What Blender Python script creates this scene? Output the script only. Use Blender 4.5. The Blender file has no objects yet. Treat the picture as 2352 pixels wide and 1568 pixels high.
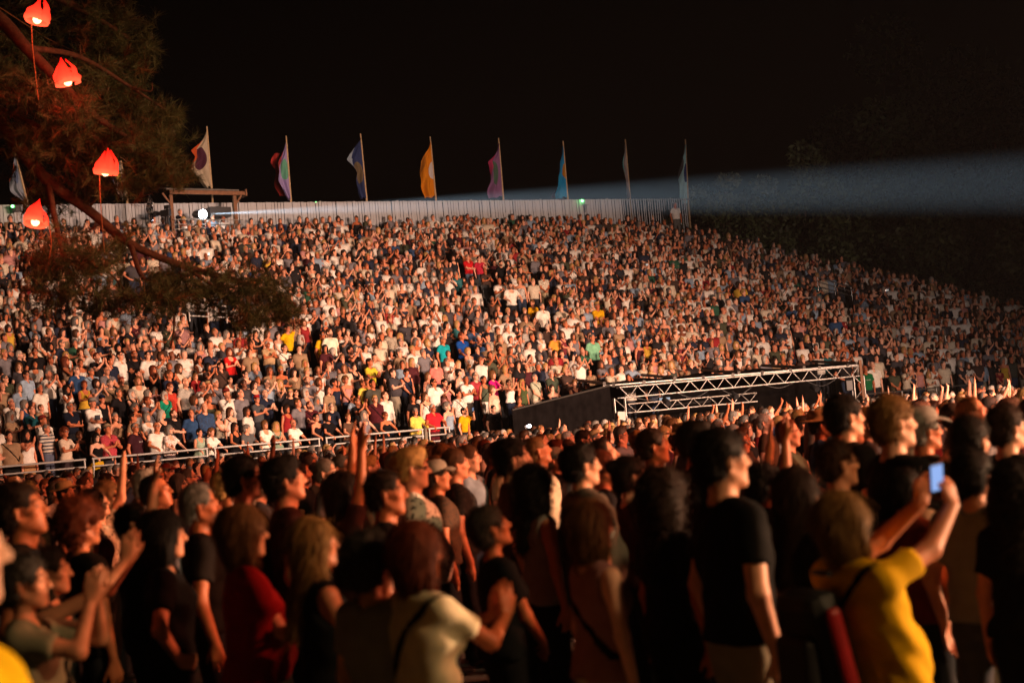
import bpy, bmesh, math, random
import numpy as np
from mathutils import Matrix, Vector
sc = bpy.context.scene
C = sc.collection
PI = math.pi
# ---------------------------------------------------------------- camera (held up over the heads, rolled a little)
FPX = 3231.0                                   # focal length in pixels of a 2352 px wide picture (about 50 mm)
CAM = Vector((0, 0, 1.93))
CAM_R = (Matrix.Rotation(math.radians(90 + 3.1), 3, 'X') @ Matrix.Rotation(math.radians(-5.0), 3, 'Z'))
cd = bpy.data.cameras.new('camera'); cam = bpy.data.objects.new('camera', cd); C.objects.link(cam)
cam.matrix_world = Matrix.Translation(CAM) @ CAM_R.to_4x4()
cd.sensor_width = 36.0; cd.lens = 36.0 * FPX / 2352.0; cd.clip_start = .05; cd.clip_end = 600
cd.dof.use_dof = True; cd.dof.focus_distance = 44.0; cd.dof.aperture_fstop = 1.9
sc.camera = cam
def at(px, py, depth):
    """the point at that distance (along y) that the photograph shows at px, py of its 2352 px wide version"""
    v = CAM_R @ Vector(((px - 1176) / FPX, -(py - 784) / FPX, -1)); return CAM + v * (depth / v.y)
KS = 1.28                                      # the stand's distance, against a first estimate
def far_at(px, py, depth): return at(px, py, depth * KS)
CAM_I = CAM_R.inverted()
def seen(p):
    v = CAM_I @ (Vector(p) - CAM); return (1176 + v.x / -v.z * FPX, 784 - v.y / -v.z * FPX, -v.z)
# ---------------------------------------------------------------- night sky, stage light
world = bpy.data.worlds.new('World'); sc.world = world; world.use_nodes = True
wn = world.node_tree; bg = wn.nodes['Background']
sky = wn.nodes.new('ShaderNodeTexSky'); sky.sky_type = 'NISHITA'; sky.sun_disc = False
sky.sun_elevation = math.radians(-6); sky.sun_rotation = math.radians(120)
wn.links.new(sky.outputs[0], bg.inputs[0]); bg.inputs[1].default_value = 0.05
def spot(name, loc, aim, watts, colour, half, blend=.5, r=.25):
    l = bpy.data.lights.new(name, 'SPOT'); l.energy = watts; l.color = colour; l.spot_size = math.radians(2 * half); l.spot_blend = blend; l.shadow_soft_size = r
    o = bpy.data.objects.new(name, l); C.objects.link(o); o.location = loc
    o.rotation_euler = (Vector(aim) - Vector(loc)).to_track_quat('-Z', 'Y').to_euler(); return o
def bulb(name, loc, watts, colour, r=.1):
    l = bpy.data.lights.new(name, 'POINT'); l.energy = watts; l.color = colour; l.shadow_soft_size = r
    o = bpy.data.objects.new(name, l); C.objects.link(o); o.location = loc; return o
# the stage stands out of view, beyond the frame's side at about (26, 6); its front truss washes the stand
spot('stage_wash_lamp', (28, 6, 5.6), (1.3, 45, 3.2), 77000, (1, .56, .355), 22, 1.0, 1.0)
spot('stage_wash_lamp', (32, 10, 6.4), (-7.7, 43.5, 3.8), 99000, (1, .58, .39), 22, 1.0, 1.0)
spot('stage_wash_lamp', (18, -3, 6.2), (-1.3, 45, 3.8), 33000, (1, .57, .39), 19, 1.0, 1.0)
spot('stage_high_lamp', (30, 2, 9.0), (-1.5, 56, 8.8), 35000, (1, .72, .61), 27, 1.0, 1.0)
spot('added_fill_lamp', (11, .6, 7.5), (1, 5.6, 1.3), 2700, (1, .60, .27), 30, .9, .25)  # added fill off the stage, on the camera side, brightens the nearest backs
spot('stage_rim_lamp', (17, 9.5, 2.75), (0, 6.2, 1.6), 19000, (1, .58, .32), 30, .8, .15)
spot('added_red_fill_lamp', (20, 9, 8.5), (-1, 15, 1.5), 22000, (1, .23, .10), 30, .9, .5)  # added red fill in place of light bounced from stand and stage
spot('stage_amber_lamp', (18, 10, 6.0), (-6.2, 21, 6.2), 4200, (1, .74, .36), 9, .8, .2)
sc.view_settings.view_transform = 'Standard'; sc.view_settings.look = 'None'; sc.view_settings.exposure = 0; sc.view_settings.gamma = 1
sc.cycles.use_denoising = True; sc.cycles.max_bounces = 5; sc.cycles.diffuse_bounces = 2; sc.cycles.glossy_bounces = 2; sc.cycles.transmission_bounces = 3
sc.cycles.sample_clamp_indirect = 4
# ---------------------------------------------------------------- materials
def lin(c):
    if isinstance(c, str): c = tuple(int(c[i:i + 2], 16) / 255 for i in (0, 2, 4))
    return tuple((x / 12.92 if x <= .04045 else ((x + .055) / 1.055) ** 2.4) for x in c)
def new_mat(name, colour=(.5, .5, .5), rough=.6, metal=0.0, spec=.5):
    m = bpy.data.materials.new(name); m.use_nodes = True; b = m.node_tree.nodes['Principled BSDF']
    b.inputs['Base Color'].default_value = (*colour, 1); b.inputs['Roughness'].default_value = rough; b.inputs['Metallic'].default_value = metal
    b.inputs['Specular IOR Level'].default_value = spec
    return m, m.node_tree, b
def node(nt, kind, **kw):
    n = nt.nodes.new(kind)
    for k, v in kw.items():
        if k in n.inputs: n.inputs[k].default_value = v
        else: setattr(n, k, v)
    return n
def mixc(nt, a, b, fac, mode='MIX'):
    n = nt.nodes.new('ShaderNodeMix'); n.data_type = 'RGBA'; n.blend_type = mode
    for i, v in ((0, fac), (6, a), (7, b)):
        if hasattr(v, 'is_output'): nt.links.new(v, n.inputs[i])
        elif i == 0: n.inputs[0].default_value = v
        else: n.inputs[i].default_value = (*v, 1)
    return n.outputs[2]
def noisy(name, colour, rough=.6, amt=.35, scale=8, metal=0.0, bump=0.0, coord='Object', spec=.4):
    """a plain surface with uneven colour and fine relief"""
    m, nt, b = new_mat(name, colour, rough, metal, spec)
    tc = nt.nodes.new('ShaderNodeTexCoord'); n = node(nt, 'ShaderNodeTexNoise', Scale=scale, Detail=6.0, Roughness=.65); nt.links.new(tc.outputs[coord], n.inputs['Vector'])
    r = node(nt, 'ShaderNodeMapRange'); r.inputs[1].default_value = .3; r.inputs[2].default_value = .7; r.inputs[3].default_value = 1 - amt; r.inputs[4].default_value = 1 + amt; nt.links.new(n.outputs[0], r.inputs[0])
    v = nt.nodes.new('ShaderNodeVectorMath'); v.operation = 'SCALE'; v.inputs[0].default_value = colour; nt.links.new(r.outputs[0], v.inputs[3]); nt.links.new(v.outputs[0], b.inputs['Base Color'])
    if bump:
        bm_ = node(nt, 'ShaderNodeBump', Strength=bump, Distance=.02); nt.links.new(n.outputs[0], bm_.inputs['Height']); nt.links.new(bm_.outputs[0], b.inputs['Normal'])
    return m
def tinted(name, rough, attr=False, pattern=None, sheen=0.0, spec=.3, strand=False):
    """colour from the object itself (Object Info), times the mesh's own markings, with fine grain"""
    m, nt, b = new_mat(name, (.5, .5, .5), rough, 0, spec); L = nt.links.new
    if attr == 'full': col = node(nt, 'ShaderNodeAttribute', attribute_name='shade').outputs['Color']
    else:
        col = nt.nodes.new('ShaderNodeObjectInfo').outputs['Color']
        if attr: col = mixc(nt, col, node(nt, 'ShaderNodeAttribute', attribute_name='shade').outputs['Color'], 1.0, 'MULTIPLY')
    tc = nt.nodes.new('ShaderNodeTexCoord')
    n = node(nt, 'ShaderNodeTexNoise', Scale=14.0, Detail=4.0)
    if strand:
        mp = node(nt, 'ShaderNodeMapping'); mp.inputs['Scale'].default_value = (6, 6, 1); L(tc.outputs['Object'], mp.inputs[0]); L(mp.outputs[0], n.inputs['Vector'])
    else: L(tc.outputs['Object'], n.inputs['Vector'])
    r = node(nt, 'ShaderNodeMapRange'); r.inputs[1].default_value = .3; r.inputs[2].default_value = .7; a = .45 if strand else .12
    r.inputs[3].default_value = 1 - a; r.inputs[4].default_value = 1 + a; L(n.outputs[0], r.inputs[0])
    v = nt.nodes.new('ShaderNodeVectorMath'); v.operation = 'SCALE'; L(col, v.inputs[0]); L(r.outputs[0], v.inputs[3]); col = v.outputs[0]
    if pattern:
        if pattern in ('stripe', 'pinstripe', 'band'):
            w = node(nt, 'ShaderNodeTexWave', Scale={'stripe': 14.0, 'pinstripe': 22.0, 'band': 3.2}[pattern], Distortion=.25); w.bands_direction = 'Y' if pattern == 'pinstripe' else 'Z'; L(tc.outputs['Object'], w.inputs['Vector'])
            f = node(nt, 'ShaderNodeMath', operation='GREATER_THAN'); f.inputs[1].default_value = .62; L(w.outputs['Fac'], f.inputs[0]); f = f.outputs[0]
            other = {'stripe': (.03, .035, .05), 'pinstripe': (.10, .11, .14), 'band': (.05, .06, .09)}[pattern]
            col = mixc(nt, col, other, f)
        elif pattern == 'check':
            fs = []
            for d in ('Z', 'Y'):
                w = node(nt, 'ShaderNodeTexWave', Scale=8.0); w.bands_direction = d; L(tc.outputs['Object'], w.inputs['Vector']); fs.append(w.outputs['Fac'])
            f = node(nt, 'ShaderNodeMath', operation='MULTIPLY'); L(fs[0], f.inputs[0]); L(fs[1], f.inputs[1])
            col = mixc(nt, col, (.06, .04, .05), f.outputs[0])
        elif pattern in ('floral', 'leopard'):
            w = node(nt, 'ShaderNodeTexVoronoi', Scale=26.0 if pattern == 'floral' else 34.0); L(tc.outputs['Object'], w.inputs['Vector'])
            f = node(nt, 'ShaderNodeMath', operation='LESS_THAN'); f.inputs[1].default_value = .33; L(w.outputs['Distance'], f.inputs[0])
            col = mixc(nt, col, (.30, .03, .03) if pattern == 'floral' else (.03, .025, .02), f.outputs[0])
    L(col, b.inputs['Base Color'])
    if sheen: b.inputs['Sheen Weight'].default_value = sheen
    return m

# ---------------------------------------------------------------- mesh helpers
def mesh_obj(name, verts, faces, mat=None, parent=None, smooth=False, loc=None):
    me = bpy.data.meshes.new(name); me.from_pydata([tuple(v) for v in verts], [], [tuple(f) for f in faces]); me.update()
    if smooth: me.polygons.foreach_set('use_smooth', np.ones(len(me.polygons), bool))
    if mat: me.materials.append(mat)
    o = bpy.data.objects.new(name, me); C.objects.link(o)
    if parent: o.parent = parent
    if loc is not None: o.location = loc
    return o
def np_mesh(name, P, F, mats, smooth=True, col=None, mi=None):
    me = bpy.data.meshes.new(name); nf = len(F); k = F.shape[1]
    me.vertices.add(len(P)); me.vertices.foreach_set('co', np.ascontiguousarray(P, np.float32).ravel())
    me.loops.add(nf * k); me.loops.foreach_set('vertex_index', np.ascontiguousarray(F, np.int32).ravel())
    me.polygons.add(nf); me.polygons.foreach_set('loop_start', np.arange(0, nf * k, k, dtype=np.int32)); me.polygons.foreach_set('loop_total', np.full(nf, k, np.int32))
    if smooth: me.polygons.foreach_set('use_smooth', np.ones(nf, bool))
    for m in (mats if isinstance(mats, (list, tuple)) else [mats]): me.materials.append(m)
    if mi is not None: me.polygons.foreach_set('material_index', np.ascontiguousarray(mi, np.int32))
    me.update(calc_edges=True)
    if col is not None:
        a = me.color_attributes.new('shade', 'FLOAT_COLOR', 'POINT'); a.data.foreach_set('color', np.concatenate([col, np.ones((len(col), 1))], 1).astype(np.float32).ravel())
    return me
def empty(name, loc, rz=0.0):
    o = bpy.data.objects.new(name, None); C.objects.link(o); o.location = loc; o.rotation_euler = (0, 0, rz); o.empty_display_size = .1; return o
def tag(o, label=None, cat=None, group=None, kind=None):
    if label: o['label'] = label
    if cat: o['category'] = cat
    if group: o['group'] = group
    if kind: o['kind'] = kind
    return o
def child(o, parent):
    o.parent = parent; o.matrix_parent_inverse = Matrix.Identity(4); return o
_unit = {}
def unit_mesh(kind, mat):
    """shared unit tube (along z, 0..1, radius 1) or box (centred) of that material"""
    key = (kind, mat.name)
    if key in _unit: return _unit[key]
    bm = bmesh.new()
    if kind == 'tube':
        bmesh.ops.create_cone(bm, cap_ends=True, segments=10, radius1=1, radius2=1, depth=1); bmesh.ops.translate(bm, vec=(0, 0, .5), verts=bm.verts)
    else:
        bmesh.ops.create_cube(bm, size=1); 
    me = bpy.data.meshes.new(kind); bm.to_mesh(me); bm.free(); me.materials.append(mat)
    if kind == 'tube':
        for p in me.polygons: p.use_smooth = len(p.vertices) == 4
    _unit[key] = me; return me
def tube(name, a, b, r, mat, parent):
    """a straight tube between two points given in the parent's frame"""
    a, b = Vector(a), Vector(b); o = bpy.data.objects.new(name, unit_mesh('tube', mat)); C.objects.link(o)
    d = b - a; o.matrix_local = Matrix.Translation(a) @ d.to_track_quat('Z', 'Y').to_matrix().to_4x4() @ Matrix.Diagonal((r, r, d.length, 1))
    if parent: o.parent = parent
    return o
def block(name, centre, size, mat, parent, rot=(0, 0, 0), bevel=.0):
    """a box; bevelled edges when bevel > 0"""
    if bevel:
        bm = bmesh.new(); bmesh.ops.create_cube(bm, size=1); bmesh.ops.scale(bm, vec=size, verts=bm.verts)
        bmesh.ops.bevel(bm, geom=bm.edges[:], offset=bevel, segments=2, affect='EDGES', profile=.5)
        me = bpy.data.meshes.new(name); bm.to_mesh(me); bm.free(); me.materials.append(mat); o = bpy.data.objects.new(name, me); o.location = centre; o.rotation_euler = rot
    else:
        o = bpy.data.objects.new(name, unit_mesh('box', mat)); o.location = centre; o.rotation_euler = rot; o.scale = size
    C.objects.link(o)
    if parent: o.parent = parent
    return o
def tube_path(pts, rad, seg=8):
    """verts, faces of a tapered tube along points"""
    V, F = [], []; n = len(pts); up = Vector((.13, .31, 1)).normalized()
    for i, p in enumerate(pts):
        p = Vector(p); t = (Vector(pts[min(i + 1, n - 1)]) - Vector(pts[max(i - 1, 0)])).normalized()
        x = t.cross(up); x = x.normalized() if x.length > 1e-4 else Vector((1, 0, 0)); y = t.cross(x)
        r = rad[i] if hasattr(rad, '__len__') else rad
        for k in range(seg):
            a = 2 * PI * k / seg; V.append(p + (x * math.cos(a) + y * math.sin(a)) * r)
    for i in range(n - 1):
        for k in range(seg): F.append((i * seg + k, i * seg + (k + 1) % seg, (i + 1) * seg + (k + 1) % seg, (i + 1) * seg + k))
    F.append(tuple(range(seg))[::-1]); F.append(tuple((n - 1) * seg + k for k in range(seg)))
    return V, F
def spline(pts, n=6):
    """Catmull-Rom through the points"""
    P = [Vector(p) for p in pts]; P = [2 * P[0] - P[1]] + P + [2 * P[-1] - P[-2]]; out = []
    for i in range(1, len(P) - 2):
        for k in range(n):
            t = k / n; a, b, c, d = P[i - 1], P[i], P[i + 1], P[i + 2]
            out.append(.5 * ((2 * b) + (c - a) * t + (2 * a - 5 * b + 4 * c - d) * t * t + (3 * b - a - 3 * c + d) * t ** 3))
    out.append(P[-2]); return out
# ---------------------------------------------------------------- shape fields -> continuous surfaces
def V3(*a): return np.array(a, dtype=np.float64)
def unit(v):
    v = np.asarray(v, float); n = np.linalg.norm(v); return v / n if n > 1e-9 else v
def rotm(yaw=0, pitch=0, roll=0):
    """columns = rotated axes; x forward, y left, z up; pitch > 0 looks up"""
    cy, sy, cp, sp, cr, sr = math.cos(yaw), math.sin(yaw), math.cos(-pitch), math.sin(-pitch), math.cos(roll), math.sin(roll)
    Rz = np.array([[cy, -sy, 0], [sy, cy, 0], [0, 0, 1]]); Ry = np.array([[cp, 0, sp], [0, 1, 0], [-sp, 0, cp]])
    Rx = np.array([[1, 0, 0], [0, cr, -sr], [0, sr, cr]])
    return Rz @ Ry @ Rx

class Field:
    """a signed field on a grid; shapes are blended in inside their own box"""
    def __init__(s, lo, hi, h):
        s.h = h; s.lo = np.array(lo, float)
        n = np.ceil((np.array(hi, float) - s.lo) / h).astype(int) + 1
        s.ax = [s.lo[i] + h * np.arange(n[i]) for i in range(3)]
        s.d = np.full(n, 1.0, dtype=np.float32)
    def box(s, lo, hi, pad):
        sl = []
        for i in range(3):
            a = int(max(0, math.floor((lo[i] - pad - s.lo[i]) / s.h))); b = int(min(len(s.ax[i]), math.ceil((hi[i] + pad - s.lo[i]) / s.h) + 1))
            if b - a < 1: return None
            sl.append(slice(a, b))
        g = (s.ax[0][sl[0]][:, None, None], s.ax[1][sl[1]][None, :, None], s.ax[2][sl[2]][None, None, :])
        return tuple(sl), g
    def mix(s, sl, d, k, sub=False):
        a = s.d[sl]
        if sub: a, d = -a, d
        if k > 0:
            hh = np.clip(0.5 + 0.5 * (a - d) / k, 0, 1)
            r = a * (1 - hh) + d * hh - k * hh * (1 - hh)
        else: r = np.minimum(a, d)
        s.d[sl] = -r if sub else r
    def cap(s, a, b, ra, rb=None, k=0.02, sub=False, sc=None, cuts=()):
        rb = ra if rb is None else rb
        a = np.asarray(a, float); b = np.asarray(b, float)
        sc = np.ones(3) if sc is None else np.asarray(sc, float)
        r = max(ra, rb) / sc
        q = s.box(np.minimum(a, b) - r, np.maximum(a, b) + r, k + 2.5 * s.h)
        if q is None: return
        sl, g = q
        ab = (b - a) * sc; L2 = max(float(ab @ ab), 1e-9)
        px, py, pz = (g[0] - a[0]) * sc[0], (g[1] - a[1]) * sc[1], (g[2] - a[2]) * sc[2]
        t = np.clip((px * ab[0] + py * ab[1] + pz * ab[2]) / L2, 0, 1)
        d = np.sqrt((px - t * ab[0]) ** 2 + (py - t * ab[1]) ** 2 + (pz - t * ab[2]) ** 2) - (ra + (rb - ra) * t)
        for (c, n) in cuts:
            d = np.maximum(d, (g[0] - c[0]) * n[0] + (g[1] - c[1]) * n[1] + (g[2] - c[2]) * n[2])
        s.mix(sl, d, k, sub)
    def ell(s, c, r, R=None, k=0.02, sub=False, cuts=()):
        c = np.asarray(c, float); r = np.asarray(r, float); m = r.max()
        q = s.box(c - m, c + m, k + 2.5 * s.h)
        if q is None: return
        sl, g = q
        x, y, z = g[0] - c[0], g[1] - c[1], g[2] - c[2]
        if R is not None:
            x, y, z = (x * R[0, 0] + y * R[1, 0] + z * R[2, 0], x * R[0, 1] + y * R[1, 1] + z * R[2, 1], x * R[0, 2] + y * R[1, 2] + z * R[2, 2])
        k0 = np.sqrt((x / r[0]) ** 2 + (y / r[1]) ** 2 + (z / r[2]) ** 2); k1 = np.sqrt((x / r[0] ** 2) ** 2 + (y / r[1] ** 2) ** 2 + (z / r[2] ** 2) ** 2) + 1e-9
        d = k0 * (k0 - 1) / k1
        for (cc, n) in cuts:
            d = np.maximum(d, (g[0] - cc[0]) * n[0] + (g[1] - cc[1]) * n[1] + (g[2] - cc[2]) * n[2])
        s.mix(sl, d, k, sub)
    def cut(s, c, n):
        s.d = np.maximum(s.d, ((s.ax[0] - c[0]) * n[0])[:, None, None] + ((s.ax[1] - c[1]) * n[1])[None, :, None] + ((s.ax[2] - c[2]) * n[2])[None, None, :]).astype(np.float32)
    def ripple(s, f):
        s.d = (s.d + f(s.ax[0][:, None, None], s.ax[1][None, :, None], s.ax[2][None, None, :])).astype(np.float32)
    def at(s, P):
        i = [np.clip(np.rint((P[:, j] - s.lo[j]) / s.h).astype(int), 0, s.d.shape[j] - 1) for j in range(3)]
        return s.d[i[0], i[1], i[2]]
    def mesh(s):
        """surface nets"""
        d = np.pad(s.d, 1, constant_values=1.0); lo = s.lo - s.h
        ins = d < 0
        nx, ny, nz = d.shape
        c = np.zeros((nx - 1, ny - 1, nz - 1), np.uint8)
        for i in (0, 1):
            for j in (0, 1):
                for k in (0, 1): c += ins[i:nx - 1 + i, j:ny - 1 + j, k:nz - 1 + k]
        act = (c > 0) & (c < 8)
        idx = np.full(act.shape, -1, np.int64); I = np.argwhere(act); n = len(I)
        if n == 0: return np.zeros((0, 3)), np.zeros((0, 4), int)
        idx[act] = np.arange(n)
        acc = np.zeros((n, 3)); cnt = np.zeros(n)
        cor = np.array([[i, j, k] for i in (0, 1) for j in (0, 1) for k in (0, 1)])
        for a in range(8):
            for b in range(a + 1, 8):
                if np.abs(cor[a] - cor[b]).sum() != 1: continue
                A = I + cor[a]; B = I + cor[b]
                da = d[A[:, 0], A[:, 1], A[:, 2]]; db = d[B[:, 0], B[:, 1], B[:, 2]]
                m = (da < 0) != (db < 0)
                t = np.where(m, da / np.where(m, da - db, 1), 0)
                p = cor[a] + t[:, None] * (cor[b] - cor[a])
                acc += np.where(m[:, None], p, 0); cnt += m
        P = lo + s.h * (I + acc / cnt[:, None])
        F = []
        for ax in range(3):
            o = [slice(None)] * 3; o2 = [slice(None)] * 3
            o[ax] = slice(0, -1); o2[ax] = slice(1, None)
            u, v = (ax + 1) % 3, (ax + 2) % 3
            a, b = ins[tuple(o)], ins[tuple(o2)]
            E = np.argwhere(a != b)
            E = E[(E[:, u] > 0) & (E[:, v] > 0) & (E[:, u] < act.shape[u]) & (E[:, v] < act.shape[v])]
            fl = a[E[:, 0], E[:, 1], E[:, 2]]
            def cell(du, dv):
                q = E.copy(); q[:, u] -= du; q[:, v] -= dv
                return idx[q[:, 0], q[:, 1], q[:, 2]]
            q = np.stack([cell(1, 1), cell(0, 1), cell(0, 0), cell(1, 0)], 1)
            q[~fl] = q[~fl][:, ::-1]
            F.append(q)
        return P, np.concatenate(F)

def relax(P, F, it=2, lam=0.5):
    """a little smoothing that takes the grid's stair-steps out"""
    a = np.concatenate([F[:, i] for i in range(4)]); b = np.concatenate([F[:, (i + 1) % 4] for i in range(4)])
    n = len(P); c = np.bincount(a, minlength=n) + np.bincount(b, minlength=n) + 1e-9
    for q in range(it):
        S = np.zeros_like(P)
        for j in range(3): S[:, j] = np.bincount(a, P[b, j], n) + np.bincount(b, P[a, j], n)
        P = P + lam * (1 if q % 2 == 0 else -1.04) * (S / c[:, None] - P)
    return P

def strands(P, F, HC, n, length, wild, rs, drop):
    """fine ribbons lying along the hair's surface, so that its outline and sheen break up"""
    a, b, c, d = (P[F[:, i]] for i in range(4)); nn = np.cross(c - a, d - b); nn /= np.linalg.norm(nn, axis=1)[:, None] + 1e-9
    k = rs.randint(0, len(F), n); w = rs.rand(n, 2, 1); p0 = (a[k] * (1 - w[:, 0]) + b[k] * w[:, 0]) * (1 - w[:, 1]) + (d[k] * (1 - w[:, 0]) + c[k] * w[:, 0]) * w[:, 1]
    nn = nn[k]; g = np.array([-.55 + .4 * drop, 0, -.35 - .65 * drop]) + rs.normal(0, wild, (n, 3)); g = g - (g * nn).sum(1)[:, None] * nn; g /= np.linalg.norm(g, axis=1)[:, None] + 1e-9
    L = length * rs.uniform(.5, 1.25, (n, 1)); s_ = np.cross(g, nn) * rs.uniform(.0008, .0019, (n, 1)); fly = rs.rand(n, 1) < .07; up = nn * rs.uniform(.0, .010, (n, 1)) * (1 + 2 * wild) * np.where(fly, 2.6, 1); L = np.where(fly, L * 1.5, L)
    p0 = p0 + nn * .001; p1 = p0 + g * L * .55 + up; p2 = p0 + g * L + up * .5
    V = np.stack([p0 - s_, p0 + s_, p1 + s_, p1 - s_, p2 + s_ * .3, p2 - s_ * .3], 1).reshape(-1, 3); o = np.arange(n)[:, None] * 6
    return V, np.concatenate([o + np.array([0, 1, 2, 3]), o + np.array([3, 2, 4, 5])])

# ---------------------------------------------------------------- a person
def ik(S, W, l1, l2, pole):
    """elbow between shoulder S and wrist W, bending towards pole; W is pulled in when out of reach"""
    d = W - S; L = np.linalg.norm(d); m = (l1 + l2) * 0.995
    if L > m: W = S + d * (m / L); d = W - S; L = m
    x = (l1 * l1 - l2 * l2 + L * L) / (2 * L); hgt = math.sqrt(max(l1 * l1 - x * x, 1e-8))
    u = d / L; p = np.asarray(pole, float); p = p - (p @ u) * u
    return S + u * x + unit(p) * hgt, W

# arm poses of the person's own frame: wrist, elbow pole, finger direction, palm normal, curl (side +1 = the person's left)
ARM = {
 'down':   lambda s, q: (V3(.03, s * (.27 + .04 * q), .86), V3(-.6, s * .6, 0), V3(.12, 0, -1), V3(0, -s, 0), .35),
 'front':  lambda s, q: (V3(.22, s * .03, .95), V3(-.5, s, -.2), V3(.35, -s * .8, -.5), V3(-1, 0, -.2), .4),
 'fold':   lambda s, q: (V3(.20 if s > 0 else .235, -s * .10, 1.13 + .02 * s), V3(-.1, s, -.8), V3(-.1, -s, .12), V3(-1, 0, 0), .5),
 'clap':   lambda s, q: (V3(.31, s * .045, 1.19 + .05 * q), V3(-.3, s, -.8), V3(.45, -s * .12, .9), V3(0, -s, 0), .15),
 'claphi': lambda s, q: (V3(.33, s * .05, 1.43 + .05 * q), V3(-.1, s * .8, -1), V3(.25, -s * .1, 1), V3(0, -s, 0), .12),
 'mouth':  lambda s, q: (V3(.20, s * .05, 1.38), V3(.1, s, -1), V3(-.1, -s * .15, 1), V3(-.6, -s, 0), .3),
 'up':     lambda s, q: (V3(.16 + .1 * q, s * .26, 1.90), V3(.4, s * .8, 0), V3(.1, s * .08, 1), V3(1, -s * .2, 0), .1),
 'uphi':   lambda s, q: (V3(.12, s * .16, 2.02), V3(.5, s * .6, 0), V3(.05, -s * .12, 1), V3(.9, -s * .4, 0), .12),
 'phone':  lambda s, q: (V3(.40, s * .05, 1.52), V3(0, s * .6, -1), V3(.15, -s * .15, 1), V3(-.2, -s, 0), .55),
 'phonehi':lambda s, q: (V3(.34, s * .06, 1.82), V3(.2, s, -.5), V3(.1, -s * .12, 1), V3(-.2, -s, 0), .55),
 'rail':   lambda s, q: (V3(.34, s * .22, 1.06), V3(-.8, s * .8, 0), V3(.8, -s * .1, -.5), V3(0, 0, -1), .7),
 'hip':    lambda s, q: (V3(.05, s * .20, 1.0), V3(-.3, s, 0), V3(.6, -s * .6, -.3), V3(0, -s, 0), .4),
}

def hand(f, W, fd, pn, side, curl, k=.008, coarse=False):
    F = unit(fd); N = np.asarray(pn, float); N = unit(N - (N @ F) * F); A = np.cross(F, N) * (1 if side > 0 else -1)
    K = []
    if coarse:
        f.cap(W, W + .085 * F, .026, .03, k=.02); f.cap(W + .085 * F, W + .085 * F + .07 * unit(F * math.cos(curl) + N * math.sin(curl)), .028, .016, k=.01)
        f.cap(W + .03 * F + .02 * A, W + .075 * F + .05 * A + .012 * N, .013, .010, k=.008)
        return
    for i, a in enumerate((.031, .0105, -.0105, -.03)):
        kn = W + (.090 - .006 * abs(i - 1.2)) * F + a * A
        f.cap(W + .012 * F + a * .55 * A, kn, .0155, .0125, k=.012)
        l = (.072, .080, .075, .060)[i]; sp = (.05, .015, -.02, -.07)[i]
        c1 = curl + .05 * i; d1 = unit(F * math.cos(c1) + N * math.sin(c1) + A * sp); d2 = unit(F * math.cos(c1 * 2.1) + N * math.sin(c1 * 2.1) + A * sp)
        f.cap(kn, kn + d1 * l * .56, .0098, .0088, k=.005); f.cap(kn + d1 * l * .56, kn + d1 * l * .56 + d2 * l * .5, .0088, .0068, k=.004)
    b = W + .022 * F + .024 * A; m = W + .058 * F + .050 * A + .014 * N; e = m + unit(F * .8 + A * .35 + N * .25) * .042
    f.cap(b, m, .016, .0115, k=.012); f.cap(m, e, .011, .0082, k=.004)

def smooth01(x, a, b):
    t = np.clip((x - a) / (b - a), 0, 1); return t * t * (3 - 2 * t)

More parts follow.
